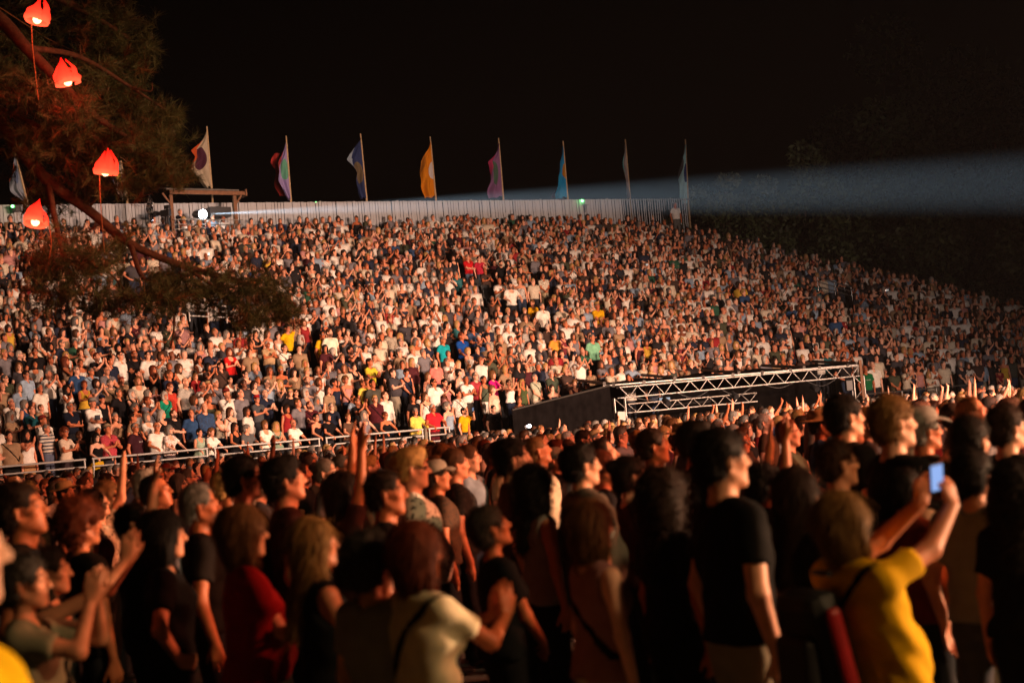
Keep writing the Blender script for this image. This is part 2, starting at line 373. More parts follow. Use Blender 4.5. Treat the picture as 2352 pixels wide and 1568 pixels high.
def person_parts(arms=('down', 'down'), sex='m', hair='short', top='tee', bottom='trousers', girth=1.0, look=(0, 0, 0), lean=0.0, q=(0, 0),
                 h=.012, beard=0, coarse=True, seed=0, hem=.90, hs=None, hl=.03, hh=None, fuzz=0, folds=0, strap=None, armfix=None, legs=True, hip_turn=0):
    """named parts of one standing person 1.75 m tall, facing +x: {name: (verts, quads, shade colours or None)}"""
    rs = np.random.RandomState(seed); hs = hs or h
    fem = sex == 'f'
    sh = (.165 if fem else .188) * (1 + .35 * (girth - 1)); zS = 1.395
    ln = lambda p: V3(p[0] + lean * max(p[2] - .95, 0), p[1], p[2])
    S = {s: ln(V3(-.005, s * sh, zS)) for s in (1, -1)}
    l1, l2 = (.285, .245) if fem else (.30, .26)
    ar = .88 if fem else 1.0; ar *= .6 + .4 * girth
    J = {}
    for s, pose, qq in ((1, arms[0], q[0]), (-1, arms[1], q[1])):
        if armfix and s in armfix: W, pole, fd, pn, curl = armfix[s]
        else: W, pole, fd, pn, curl = ARM[pose](s, qq)
        W = np.asarray(W, float) + V3(lean * .45, 0, 0)
        if pose == 'down' and not (armfix and s in armfix): W[1] = s * (sh + .07 + .06 * (girth - 1) + .03 * qq)
        E, W = ik(S[s], W, l1, l2, pole)
        J[s] = (E, W, fd, pn, curl)
    HR = rotm(*look); neck0 = ln(V3(-.025, 0, 1.445)); HC = neck0 + V3(.016, 0, .095) + HR @ V3(.014, 0, .09)
    hp = lambda x, y, z: HC + HR @ V3(x, y, z)
    pts = np.array([HC + .17, HC - .17, S[1] + .1, S[-1] - .1] + [J[s][1] + o for s in (1, -1) for o in (.2, -.2)] + [J[s][0] + o for s in (1, -1) for o in (.09, -.09)] + [V3(-.24 * girth, -.26 * girth, .74), V3(.26 * girth, .26 * girth, 1.3)])
    lo, hi = pts.min(0), pts.max(0); lo[2] = min(lo[2], .74); lo[0] -= .06; lo[1] -= .05
    if hair in ('long', 'longcurly'): lo[0] = min(lo[0], HC[0] - .26)
    out = {}
    # torso profile: (z, half depth, half width, forward offset)
    g = girth; g2 = .35 + .65 * g
    if fem: prof = [(.80, .105 * g, .165 * g, -.02), (.93, .112 * g, .175 * g, -.015), (1.08, .088 * g, .128 * g, .0), (1.24, .100 * g2, .142 * g2, .0), (1.34, .090 * g2, .145 * g2, -.01), (1.41, .058, .100, -.02)]
    else:   prof = [(.80, .105 * g, .160 * g, -.01), (.93, .112 * g, .165 * g, .0), (1.08, .106 * g, .152 * g, .012), (1.24, .112 * g2, .170 * g2, .0), (1.34, .098 * g2, .172 * g2, -.01), (1.42, .058, .110, -.02)]
    def torso(f, grow, k=.05, zmin=None):
        for (z0, a0, b0, o0), (z1, a1, b1, o1) in zip(prof[:-1], prof[1:]):
            if zmin is not None and z1 < zmin: continue
            p0, p1 = ln(V3(o0, 0, z0)), ln(V3(o1, 0, z1)); sc = (1, (a0 + a1) / (b0 + b1), 1)
            f.cap(p0, p1, a0 + grow, a1 + grow, k=k, sc=sc)
        for s in (1, -1):
            f.cap(ln(V3(-.025, s * .035, 1.435)), S[s] + V3(0, -s * .012, .0), .042 + grow, (.046 if fem else .054) * (.7 + .3 * g) + grow, k=.045)
            if fem: f.ell(ln(V3(.075 * g2, s * .075, 1.265)), V3(.055, .062, .06) * g2 + grow * .8, k=.05)
        if not fem: f.ell(ln(V3(.075 * g2, 0, 1.30)), V3(.05, .13, .08) * g2 + grow * .8, k=.06)
        if g > 1.08: f.ell(ln(V3(.09 * g, 0, 1.05)), V3(.10, .13, .13) * (g - .1) + grow, k=.08)
    def limb(f, s, grow, upto=1.0, k=.03, cuffs=()):
        E, W = J[s][0], J[s][1]
        f.cap(S[s], E, .054 * ar + grow, .042 * ar + grow * .9, k=k, cuts=cuffs)
        if upto > .5: f.cap(E, W, .043 * ar + grow * .8, .029 * ar + grow, k=k * .7, cuts=cuffs)
    # --- body: head, neck, torso, arms and hands in one surface
    B = Field(lo, hi, h)
    torso(B, -.004); B.cut(V3(0, 0, .96), V3(0, 0, -1)); B.ell(V3(0, 0, .93), (.085 * g, .13 * g, .10), k=.03)
    for s in (1, -1):
        limb(B, s, 0.0); E, W, fd, pn, curl = J[s]
        hand(B, W, fd, pn, s, curl, coarse=coarse)
    B.cap(neck0 + V3(.0, 0, -.03), HC + HR @ V3(-.018, 0, -.055), .060 if not fem else .050, .053 if not fem else .046, k=.03)
    e = B.ell; c = B.cap
    jaw = .93 if fem else 1.0
    e(hp(-.014, 0, .036), (.099, .077, .089), HR, k=.02)
    e(hp(.028, 0, -.042), (.064, .058 * jaw, .080), HR, k=.03)
    c(hp(.066, -.012, -.106), hp(.066, .012, -.106), .021 * jaw, k=.02)
    for s in (1, -1):
        c(hp(-.005, s * .055 * jaw, -.052), hp(.055, s * .022, -.104), .017, .016, k=.022)
        e(hp(.060, s * .044, -.026), (.022, .020, .018), HR, k=.018)
        c(hp(.076, s * .044, .016), hp(.092, s * .010, .018), .010, .011, k=.012)
        e(hp(-.012, s * .080, -.010), (.021, .010, .033), HR @ rotm(s * .35, 0, 0), k=.006)
    c(hp(.090, 0, .012), hp(.111, 0, -.034), .008, .0122, k=.010)
    for s in (1, -1): e(hp(.100, s * .0125, -.038), (.011, .008, .008), HR, k=.006)
    c(hp(.079, -.017, -.066), hp(.079, .017, -.066), .0100, k=.010); c(hp(.077, -.014, -.081), hp(.077, .014, -.081), .0105, k=.010)
    for s in (1, -1):
        e(hp(.104, s * .034, -.004), (.020, .020, .013), HR, k=.014, sub=True)
        e(hp(.076, s * .033, -.004), (.0135, .0145, .0125), HR, k=.003)
    c(hp(.094, -.023, -.0735), hp(.094, .023, -.0735), .0045, k=.006, sub=True)
    if not fem: c(hp(.02, 0, -.135), hp(.02, 0, -.15), .016, k=.02)
    P, F = B.mesh(); P = relax(P, F, 2)
    L = (P - HC) @ HR
    col = np.ones((len(P), 3)); near = np.linalg.norm(L - V3(.04, 0, -.02), axis=1) < .14
    def paint(m, cc): col[near & m] = cc
    x, y, z = L.T
    noise = np.sin(P[:, 0] * 61 + 2 * np.sin(P[:, 1] * 47)) * np.sin(P[:, 2] * 53 + P[:, 1] * 33)
    col *= (1 + .05 * noise)[:, None]
    cheek = np.exp(-(((np.abs(y) - .045) / .022) ** 2 + ((z + .035) / .025) ** 2)) * (x > .03) * near
    col[:, 1] *= 1 - .14 * cheek; col[:, 2] *= 1 - .16 * cheek
    if beard: 
        m = (x > -.01) & (z < -.048 - .02 * (x < .04)) & (z > -.15) & ~((x > .075) & (np.abs(y) < .02) & (z > -.088) & (z < -.058)); paint(m, (.16, .15, .15) if beard == 1 else (.62, .62, .64))
        paint((x > .075) & (np.abs(y) < .03) & (z > -.062) & (z < -.050), (.2, .18, .17) if beard == 1 else (.62, .62, .64))
    m = (x > .070) & (np.hypot(y / .024, (z + .0745) / .0115) < 1); paint(m, (.80, .46, .44) if fem else (.84, .60, .56))
    paint((x > .062) & (np.abs(np.abs(y) - .032) < .024) & (np.abs(z - .020 - .004) < .006), (.28, .22, .19))
    paint((x > .070) & (np.hypot(np.abs(y) - .033, (z + .004) * 1.5) < .0135), (.42, .36, .34)); paint((x > .078) & (np.hypot(np.abs(y) - .033, z + .004) < .0065), (.07, .05, .04))
    out['body'] = (P, F, col)
    # --- hair
    if hair not in ('bald', None):
        cl, ch = HC - .21, HC + .19
        if hair in ('long', 'longcurly'): cl = cl - V3(.05, 0, .26)
        if hair == 'bob': cl = cl - V3(0, 0, .08)
        Hf = Field(cl, ch, hh or h)
        gr = {'crop': .005, 'short': .012, 'bob': .026, 'long': .022, 'bun': .015, 'curly': .036, 'longcurly': .042, 'quiff': .020, 'receding': .010}[hair]
        Hf.ell(hp(-.016, 0, .038), V3(.099, .078, .090) + gr, HR, k=.01)
        if hair in ('crop', 'short', 'quiff', 'receding', 'bun', 'curly'):
            Hf.ell(hp(-.05, 0, -.02), V3(.066, .073, .075) + gr * .7, HR, k=.02)
        if hair == 'quiff': Hf.ell(hp(.05, 0, .105), (.05, .055, .03), HR, k=.03)
        if hair == 'bob':
            Hf.ell(hp(-.035, 0, -.045), (.095, .105, .125), HR, k=.03)
            for s in (1, -1): Hf.cap(hp(.01, s * .078, .02), hp(.005, s * .088, -.125), .034, .026, k=.03)
        if hair in ('long', 'longcurly'):
            Hf.ell(hp(-.045, 0, -.04), (.085, .095, .12), HR, k=.03)
            b0 = hp(-.055, 0, -.06); b1 = ln(V3(-.125 * g2 - .01, 0, 1.27))
            Hf.cap(b0, b1, .062, .040, k=.04, sc=(1, .62, 1))
            for s in (1, -1): Hf.cap(hp(.0, s * .078, .01), hp(-.03, s * .085, -.17), .030, .026, k=.03)
        if hair == 'bun': Hf.ell(hp(-.115, 0, .085), (.045, .045, .042), HR, k=.01)
        if hair == 'curly': Hf.ell(hp(-.03, 0, .0), (.12, .115, .11), HR, k=.03)
        if hair == 'longcurly': Hf.ell(hp(-.04, 0, -.08), (.11, .13, .16), HR, k=.04)
        # the face stays free
        top_z = {'receding': .115, 'quiff': .075}.get(hair, .045 if hair == 'bob' else .066 if fem else .080)
        Hf.ell(hp(.105, 0, -.055), (.070 if hair not in ('receding',) else .085, .072 if hair in ('bob', 'long', 'longcurly') else .082, top_z + .055), HR, k=.012, sub=True)
        if hair in ('crop', 'short', 'quiff', 'receding', 'bun', 'curly'):
            for s in (1, -1): Hf.ell(hp(.022, s * .100, -.042), (.062, .050, .070), HR, k=.012, sub=True)
            Hf.cut(hp(-.05, 0, -.075 if not fem else -.10), -(HR @ unit(V3(-.35, 0, 1))))
        fr = 55 if 'curly' in hair else 90; am = (.012 if 'curly' in hair else .0022)
        o = rs.rand(3) * 9
        if 'curly' in hair: Hf.ripple(lambda x, y, z: am * np.sin(x * fr + o[0] + 2 * np.sin(z * 30)) * np.sin(y * fr * 1.1 + o[1]) * np.sin(z * fr * .9 + o[2]))
        else: Hf.ripple(lambda x, y, z: am * np.sin(np.arctan2(y - HC[1], x - HC[0] + .02) * 26 + 3 * np.sin(z * 25 + o[0]) + o[1]))
        if fuzz and hair not in ('crop', 'curly', 'longcurly'): Hf.ripple(lambda x, y, z: .0065 * np.sin(x * 44 + o[0] + 1.5 * np.sin(z * 19)) * np.sin(y * 47 + o[1] + np.sin(z * 23 + o[2])) * (.6 + .4 * np.sin(z * 31 + o[2])))
        P2, F2 = Hf.mesh()
        if len(P2):
            P2 = relax(P2, F2, 2)
            if fuzz:
                ln_, wl, dr = {'crop': (.012, .5, .3), 'receding': (.022, .35, .2), 'short': (.032, .4, .3), 'quiff': (.040, .4, .2), 'bun': (.05, .25, .1), 'bob': (.085, .16, 1), 'long': (.12, .16, 1), 'curly': (.045, 1.1, .5), 'longcurly': (.065, 1.0, .8)}[hair]
                V8, F8 = strands(P2, F2, HC, int(fuzz * (1.5 if 'long' in hair or hair == 'bob' else 1)), ln_, wl, rs, dr); F2 = np.concatenate([F2, F8 + len(P2)]); P2 = np.concatenate([P2, V8])
            out['hair'] = (P2, F2, None)
    # --- top
    slack = .020 if top in ('shirt', 'loose') else .015
    hemz = hem
    if top == 'dress': hemz = .70
    Tf = Field(lo - V3(.03, .03, 0 if hemz > .72 else .1), hi + V3(.03, .03, 0), hs)
    torso(Tf, slack, zmin=None)
    if top in ('tank', 'dress', 'strappy'):
        for s in (1, -1):   # arm holes
            Tf.ell(S[s] + V3(0, s * .035, -.045), (.12, .062 if top != 'strappy' else .085, .105), k=.01, sub=True)
        if top == 'strappy': 
            Tf.cut(ln(V3(0, 0, 1.37)), V3(.35, 0, 1)); 
    else:
        for s in (1, -1):
            E, W = J[s][0], J[s][1]
            if top == 'long':
                u = unit(W - E); limb(Tf, s, .012, 1, cuffs=((W - u * .02, u),))
            elif top == 'shirt3':
                u = unit(W - E); limb(Tf, s, .014, 1, cuffs=((E + u * .10, u),))
            else:
                u = unit(E - S[s]); pc = S[s] + u * (l1 * (.62 if top != 'short' else .4))
                Tf.cap(S[s] - u * .0, E, .054 * ar + slack * .45, .048 * ar + slack + .010, k=.035, cuts=((pc, u),))
    nr = .078 if top in ('tee', 'long', 'loose') else .072
    if top in ('polo', 'shirt', 'shirt3'):
        Tf.cap(neck0 + V3(-.01, 0, -.01), neck0 + V3(.005, 0, .035), .073, .068, k=.01)   # collar
        Tf.ell(neck0 + V3(.09, 0, -.02), (.05, .03, .085), k=.01, sub=True)
        Tf.cap(neck0 + V3(0, 0, -.02), neck0 + V3(.01, 0, .1), .060, .062, k=.004, sub=True)
    elif top in ('tank', 'strappy', 'dress', 'vee'):
        Tf.ell(neck0 + V3(.075, 0, .0), (.11, .088, .135), k=.015, sub=True); Tf.ell(neck0 + V3(-.02, 0, .04), (.085, .085, .07), k=.01, sub=True)
    else:
        Tf.ell(neck0 + V3(.015, 0, .035), (.085, nr, .075), k=.012, sub=True)
    Tf.cut(V3(0, 0, hemz), V3(0, 0, -1))
    o = rs.rand(4) * 7; wa = .005 if top in ('shirt', 'loose', 'shirt3', 'long') else .0035
    Tf.ripple(lambda x, y, z: wa * (np.sin(z * 38 + 5 * np.sin(y * 9 + o[0]) + 4 * np.sin(x * 11 + o[1])) + .9 * np.sin(y * 27 + 9 * z + 3 * np.sin(z * 14 + o[2]) + o[3])) * (.4 + .6 * smooth01(-z, -1.42, -1.1)))
    if folds: Tf.ripple(lambda x, y, z: folds * (.55 - np.abs(np.sin(z * 19 + y * 12 + 2.2 * np.sin(y * 8 + x * 6 + o[1])))) * (.35 + .65 * smooth01(np.abs(np.sin(y * 5 + z * 3 + o[2])), .2, .8)))
    P3, F3 = Tf.mesh(); out['shirt'] = (relax(P3, F3, 2), F3, None)
    body_in = Tf.at(out['body'][0])
    out['_hidden'] = body_in < -.012
    # --- strap across the chest
    if strap:
        Sf = Field(lo - .03, hi + .03, min(hs, .018)); torso(Sf, slack + .012)
        n = unit(V3(.05, strap * .75, .62)); c0 = ln(V3(0, 0, 1.23)); wdt = .016
        Sf.cut(c0 + n * wdt, n); Sf.cut(c0 - n * wdt, -n); Sf.cut(V3(0, 0, 1.0), V3(0, 0, -1))
        P5, F5 = Sf.mesh()
        if len(P5): out['strap'] = (P5, F5, None)
    # --- lower half
    if legs:
        Lf = Field((-.24 * g, -.27 * g, -.02), (.28 * g, .27 * g, 1.03), hl)
        K = {}
        for s in (1, -1):
            K[s] = (V3(0, s * .09, .90), V3(.03, s * .105, .50), V3(-.01, s * .115, .09))
        z_end = {'trousers': .05, 'shorts': .50, 'skirt': .48}[bottom]
        gr = {'trousers': .014, 'shorts': .016, 'skirt': .02}[bottom]
        Lf.cap(V3(-.012, 0, .86), V3(0, 0, 1.0), .112 * g + .006, .098 * g + .006, k=.03, sc=(1, .66, 1))
        if bottom == 'skirt': Lf.cap(V3(0, 0, .9), V3(0, 0, .5), .13 * g, .19, k=.05, sc=(1, .72, 1))
        for s in (1, -1):
            a, b, d_ = K[s]
            Lf.cap(a, b, .088 * (.4 + .6 * g) + gr, .058 + gr, k=.03)
            if bottom == 'trousers': Lf.cap(b, d_, .056 + gr, .044 + gr, k=.03)
        Lf.cut(V3(0, 0, z_end), V3(0, 0, -1)); Lf.cut(V3(0, 0, 1.0), V3(0, 0, 1))
        Lf.ripple(lambda x, y, z: .004 * np.sin(z * 31 + 6 * np.sin(y * 12) + o[0]))
        P4, F4 = Lf.mesh(); out['trousers' if bottom == 'trousers' else bottom] = (relax(P4, F4, 2), F4, None)
        for s in (1, -1):
            d_ = K[s][2]; Ff = Field((-.16, -.2, -.01), (.24, .2, .15), hl)
            Ff.cap(d_ + V3(-.02, 0, -.045), d_ + V3(.15, s * .02, -.058), .042, .034, k=.02)
            Ff.cut(V3(0, 0, 0.0), V3(0, 0, -1))
            P6, F6 = Ff.mesh(); out['shoe' if s > 0 else 'shoe_'] = (P6, F6, None)
        if bottom != 'trousers':
            Gf = Field((-.16, -.22, .05), (.2, .22, .95), hl)
            for s in (1, -1):
                a, b, d_ = K[s]; Gf.cap(a, b, .080, .055, k=.02); Gf.cap(b, d_ + V3(-.03, 0, .26), .054, .056, k=.02); Gf.cap(d_ + V3(-.03, 0, .26), d_, .056, .038, k=.02)
            P7, F7 = Gf.mesh(); o7 = len(out['body'][0])
            bp, bf, bc = out['body']
            out['body'] = (np.concatenate([bp, relax(P7, F7, 2)]), np.concatenate([bf, F7 + o7]), np.concatenate([bc, np.ones((len(P7), 3))]))
            out['_hidden'] = np.concatenate([out['_hidden'], np.zeros(len(P7), bool)])
    out['_head'] = (HC, HR); out['_arm'] = J
    return out
rng = random.Random(7); nrs = np.random.RandomState(11)
# ---------------------------------------------------------------- shared surfaces
M_ground = noisy('trodden_gravel', (.045, .038, .032), .9, .4, 3, bump=.4)
M_deck = noisy('stand_decking', (.035, .033, .032), .8, .4, 5, bump=.2)
M_galv = noisy('galvanised_tube', (.30, .29, .275), .36, .2, 18, metal=.8)
M_white_rail = noisy('white_rail_paint', (.42, .41, .39), .35, .12, 14, metal=.15)
M_dark_steel = noisy('dark_steel', (.05, .045, .04), .5, .3, 12, metal=.4)
M_black_cloth = noisy('black_stage_cloth', (.006, .005, .005), 1.0, .5, 4, bump=.3, spec=.03)
M_wood = noisy('orange_timber', (.17, .07, .026), .6, .35, 9, bump=.2)
M_slat = noisy('pale_fence_slat', (.40, .42, .45), .7, .22, 3, bump=.15)
M_roofing = noisy('weathered_roofing', (.16, .145, .13), .8, .35, 4)
M_black_plastic = noisy('black_plastic', (.02, .02, .022), .35, .3, 20)
M_bark = noisy('pine_bark', (.10, .058, .038), .9, .45, 14, bump=.8)
M_blue_seat = noisy('blue_seat_plastic', (.03, .14, .36), .35, .15, 10)
M_grey_seat = noisy('grey_seat_plastic', (.03, .032, .035), .4, .15, 10)
M_foil = noisy('silver_foil', (.85, .85, .86), .12, .1, 6, metal=1.0, bump=1.0)
def glow(name, colour, strength):
    m = bpy.data.materials.new(name); m.use_nodes = True; nt = m.node_tree; nt.nodes.remove(nt.nodes['Principled BSDF'])
    e = nt.nodes.new('ShaderNodeEmission'); e.inputs[0].default_value = (*colour, 1); e.inputs[1].default_value = strength
    nt.links.new(e.outputs[0], nt.nodes['Material Output'].inputs[0]); return m
# ---------------------------------------------------------------- ground and the hillside beyond
g = mesh_obj('ground', [(-300, -100, 0), (300, -100, 0), (300, 420, 0), (-300, 420, 0)], [(0, 1, 2, 3)], M_ground); tag(g, kind='structure')
M_hill = noisy('dark_undergrowth', (.022, .030, .014), .95, .6, 1.2, bump=1.0)
hv, hf = [], []; NX, NY = 34, 16
for j in range(NY + 1):
    for i in range(NX + 1):
        x = 8 + 85 * i / NX; y = 66.5 + 55 * j / NY + .12 * max(0, 25 - x)
        z = (10.2 - .10 * max(0, x - 10)) * min(1, j / 3.2) + rng.uniform(-.35, .35) + 1.2 * math.sin(i * .9) * math.sin(j * .7)
        hv.append((x, y, max(z, -.2) if j else -.3))
for j in range(NY):
    for i in range(NX): a = j * (NX + 1) + i; hf.append((a, a + 1, a + NX + 2, a + NX + 1))
tag(mesh_obj('hillside', hv, hf, M_hill, smooth=True), kind='structure')
# ---------------------------------------------------------------- the grandstand: rows run away to the side, rising from the floor
P0 = Vector((-10.0 * KS, 27.0 * KS, 0)); RD = Vector((math.cos(math.radians(30)), math.sin(math.radians(30)), 0)); ND = Vector((-RD.y, RD.x, 0))
ROWS, DEPTH, RISE, Z0 = 25, .83, .366, .88
def stand(s, t, z): return P0 + RD * s + ND * t + Vector((0, 0, z))
def row_t(i): return .42 + DEPTH * i
def row_z(i): return Z0 + RISE * i
def row_end(i): return 27.6 * KS + (16 * KS - row_t(i)) * .68
gs = empty('grandstand', stand(0, 0, 0), math.radians(30)); tag(gs, 'dark stepped grandstand packed with spectators, rising to the pale fence', 'grandstand')
for i in range(ROWS + 2):
    s0, s1 = -12.0, row_end(min(i, ROWS - 1)) + .6
    z1 = row_z(i); t0 = DEPTH * i; t1 = t0 + (DEPTH if i < ROWS + 1 else 2.2)
    block('step', ((s0 + s1) / 2, (t0 + t1) / 2, z1 / 2 - .002 * i), (s1 - s0, t1 - t0, z1), M_deck, gs)
# front barrier of the stand: panels of three rails between pairs of posts
fr = empty('front_railing', stand(0, 0, 0), math.radians(30)); tag(fr, 'white metal railing along the front of the grandstand above the floor crowd', 'railing')
ss = -4.1
RAIL_Z = 1.83
while ss < 12.3:
    e = min(ss + 3.0, 12.4)
    for z, r in ((RAIL_Z, .028), (RAIL_Z - .19, .022), (RAIL_Z - .37, .022)):
        tube('rail', (ss, -.12, z), (e, -.12, z), r, M_white_rail, fr)
    for q in (ss + .03, e - .03): tube('post', (q, -.12, .70), (q, -.12, RAIL_Z), .024, M_white_rail, fr)
    ss = e + .16
def handrail(label, a, b, z0, hgt=1.0, n=3, posts=3, mat=None):
    mat = mat or M_galv; r = empty('handrail', a); a_, b_ = Vector((0, 0, 0)), Vector(b) - Vector(a); tag(r, label, 'railing')
    for k in range(n): tube('rail', a_ + Vector((0, 0, hgt * (1 - k / n))), b_ + Vector((0, 0, hgt * (1 - k / n))), .024, mat, r)
    for k in range(posts): p = a_.lerp(b_, k / (posts - 1)); tube('post', p, p + Vector((0, 0, hgt)), .024, mat, r)
    return r
p = far_at(1152, 706, 43.0); handrail('short level handrail round the gangway mouth in mid stand', p, p + RD * 1.6, 0, .58, 3, 3)
p = far_at(1232, 704, 44.0); handrail('sloping handrail beside the gangway steps in mid stand', p, far_at(1345, 742, 44.5), 0, .64, 3, 3, M_dark_steel)
p = far_at(1880, 668, 46.5); handrail('handrail among the spectators high at the far end of the stand', p, far_at(1958, 690, 47.0), 0, .58, 3, 3)
p = far_at(436, 738, 34.0); handrail('white handrail half hidden by the lowest pine boughs', p, far_at(522, 742, 34.5), 0, .54, 3, 3, M_white_rail)
p = far_at(1034, 1035, 35.0); handrail('brown stair railing between the red polo and the yellow shirt', p, far_at(1110, 1075, 33.0), 0, 1.0, 3, 8, M_dark_steel)
p = far_at(1990, 905, 37.5); p.z -= .9; handrail('low grey barrier behind the floor crowd beside the control tent', p, p + RD * 5, 0, .9, 2, 4)
# ---------------------------------------------------------------- pale slatted fence behind the top row
fa, fb = far_at(-80, 466, 43.2), far_at(1582, 455, 55.3)
FZ = 12.2; fa.z = fb.z = FZ
fd_ = (fb - fa); FL = fd_.length; FU = fd_.normalized(); fang = math.atan2(FU.y, FU.x)
fence = empty('slat_fence', (fa.x, fa.y, 0), fang); tag(fence, 'tall pale fence of upright slats behind the top row of the stand', 'fence')
n = int(FL / .134)
for k in range(n):
    x = k * .134; far = x > FL - 4.0
    o = block('slat', (x, .02 * math.sin(k * 2.1) + rng.uniform(-.012, .012), FZ - 1.0 + rng.uniform(-.004, .004)), (.116 if not far else .044, .02, 2.0), M_slat, fence)
    o.rotation_euler = (rng.uniform(-.02, .02), rng.gauss(0, .008), rng.gauss(0, .16))
for z in (FZ - .03, FZ - 1.9): tube('cross_rail', (-.3, .06, z), (FL + .1, .06, z), .03, M_galv, fence)
for k in range(int(FL / 3.7) + 1): tube('fence_post', (k * 3.7, .10, FZ - 2.6), (k * 3.7, .10, FZ + .05), .055, M_galv, fence)
block('backing_board', (FL / 2 - 2.1, .16, FZ - 1.0), (FL - 4.3, .012, 1.95), M_deck, fence)
# ---------------------------------------------------------------- flags on bamboo poles along the fence
def flag_mat(name, base, disc, accent, cx=.45, cy=.52, rx=.26, ry=.17):
    m, nt, b = new_mat(name, base, .8, 0, .2); L = nt.links.new
    uv = nt.nodes.new('ShaderNodeTexCoord').outputs['UV']; sx = nt.nodes.new('ShaderNodeSeparateXYZ'); L(uv, sx.inputs[0])
    def mm(op, a, b_):
        q = nt.nodes.new('ShaderNodeMath'); q.operation = op
        for i, v in ((0, a), (1, b_)):
            if hasattr(v, 'is_output'): L(v, q.inputs[i])
            else: q.inputs[i].default_value = v
        return q.outputs[0]
    dx = mm('DIVIDE', mm('SUBTRACT', sx.outputs[0], cx), rx); dy = mm('DIVIDE', mm('SUBTRACT', sx.outputs[1], cy), ry)
    inside = mm('LESS_THAN', mm('ADD', mm('MULTIPLY', dx, dx), mm('MULTIPLY', dy, dy)), 1.0)
    tip = mm('GREATER_THAN', mm('SUBTRACT', sx.outputs[0], mm('MULTIPLY', mm('ABSOLUTE', mm('SUBTRACT', sx.outputs[1], .66), 0), 1.6)), .62)
    nz = node(nt, 'ShaderNodeTexNoise', Scale=7.0, Detail=5.0); L(uv, nz.inputs['Vector'])
    c = mixc(nt, mixc(nt, base, disc, inside), accent, tip)
    r = node(nt, 'ShaderNodeMapRange'); r.inputs[3].default_value = .7; r.inputs[4].default_value = 1.25; L(nz.outputs[0], r.inputs[0])
    v = nt.nodes.new('ShaderNodeVectorMath'); v.operation = 'SCALE'; L(c, v.inputs[0]); L(r.outputs[0], v.inputs[3]); L(v.outputs[0], b.inputs['Base Color'])
    t = nt.nodes.new('ShaderNodeBsdfTranslucent'); L(v.outputs[0], t.inputs[0]); a = nt.nodes.new('ShaderNodeMixShader'); a.inputs[0].default_value = .25
    L(b.outputs[0], a.inputs[1]); L(t.outputs[0], a.inputs[2]); L(a.outputs[0], nt.nodes['Material Output'].inputs[0]); return m
M_bamboo = noisy('bamboo_pole', (.42, .30, .17), .6, .3, 12)
def make_flag(label, top, foot, width, base, disc, accent, tail=None, emblem=(.45, .52, .26, .17), thick=.022):
    """pole from foot to top (picture points), cloth width in px at heights 0 (top) .. 1 (foot); cloth streams towards -x of the picture"""
    # depth where the fence stands at this picture column
    u = (foot[0] + 80) / 1662.0; d = 43.2 + (55.3 - 43.2) * (u / (u + (1 - u) * 55.3 / 43.2) if u < 1 else 1)
    d = (d + .15) * KS
    a, b = at(*foot, d), at(*top, d); root = empty('feather_flag', (a.x, a.y, a.z)); tag(root, label, 'flag', 'flags on poles along the fence')
    axis = (b - a); V, F = tube_path([Vector((0, 0, -1.2)), Vector((0, 0, 0)), axis * .5, axis * .985, axis * 1.0], [.05, .047, .042, .034, .026], 8)
    mesh_obj('pole', V, F, M_bamboo, root, True)
    px = d / FPX; left = -FU; nrm = Vector((-FU.y, FU.x, 0)); NU, NV = 18, 34; V, F, UV = [], [], []
    xs = np.linspace(0, 1, len(width)); ph = rng.uniform(0, 6)
    for j in range(NV + 1):
        v = j / NV; base_p = axis * (.90 * (1 - v) + .03)
        w = float(np.interp(v, xs, width)) * px
        for i in range(NU + 1):
            q = i / NU
            fold = (.05 + .10 * v) * math.sin(q * 8 + v * 4 + ph) * (q ** .7) + .05 * math.sin(q * 15 - v * 9 + ph) * q
            wob = 1 + .06 * math.sin(v * 19 + ph + q)
            sag = -.10 * q * q * (w > 0) - .04 * math.sin(q * 9 + ph) * v
            V.append(base_p + left * (w * q * wob + .012) + nrm * (fold - .02) + Vector((0, 0, sag))); UV.append((q, 1 - v))
    for j in range(NV):
        for i in range(NU): k = j * (NU + 1) + i; F.append((k, k + 1, k + NU + 2, k + NU + 1))
    m = flag_mat('flag_cloth_' + label.split()[0], lin(base), lin(disc), lin(accent), emblem[0], emblem[1], emblem[2], emblem[3])
    o = mesh_obj('cloth', V, F, m, root, True)
    ul = o.data.uv_layers.new(name='UVMap')
    for lp in o.data.loops: ul.data[lp.index].uv = UV[lp.vertex_index]
    if tail:
        col, pts = tail; V, F = [], []; nn = len(pts)
        for j, (x, y, w) in enumerate(spline([Vector(p) for p in pts], 5)):
            for i in range(5): p = at(x - w * i / 4 + w * .3, y, d + .25) - a + nrm * .05 * math.sin(j * .9 + i * 1.7); V.append(p)
        for j in range(len(V) // 5 - 1):
            for i in range(4): k = j * 5 + i; F.append((k, k + 1, k + 6, k + 5))
        mesh_obj('tail', V, F, flag_mat('flag_tail_' + label.split()[0], lin(col), lin(col), lin(col)), root, True)
    return root
make_flag('cream flag with a plum disc and orange corner above the shelter', (475, 290), (486, 432), [2, 10, 24, 40, 36, 40, 44, 34, 24, 12], 'b9ad97', '4a2438', 'c4562a', emblem=(.5, .50, .34, .20))
make_flag('lavender flag with a mint disc and a red tail', (657, 312), (668, 460), [1, 6, 14, 22, 26, 27, 26, 20, 14, 6], '9d8fc4', '62a78e', '9a3a3f', ('a3302c', [(640, 352, 12), (632, 372, 16), (640, 392, 10), (642, 425, 16), (652, 450, 14)]), emblem=(.35, .50, .34, .18))
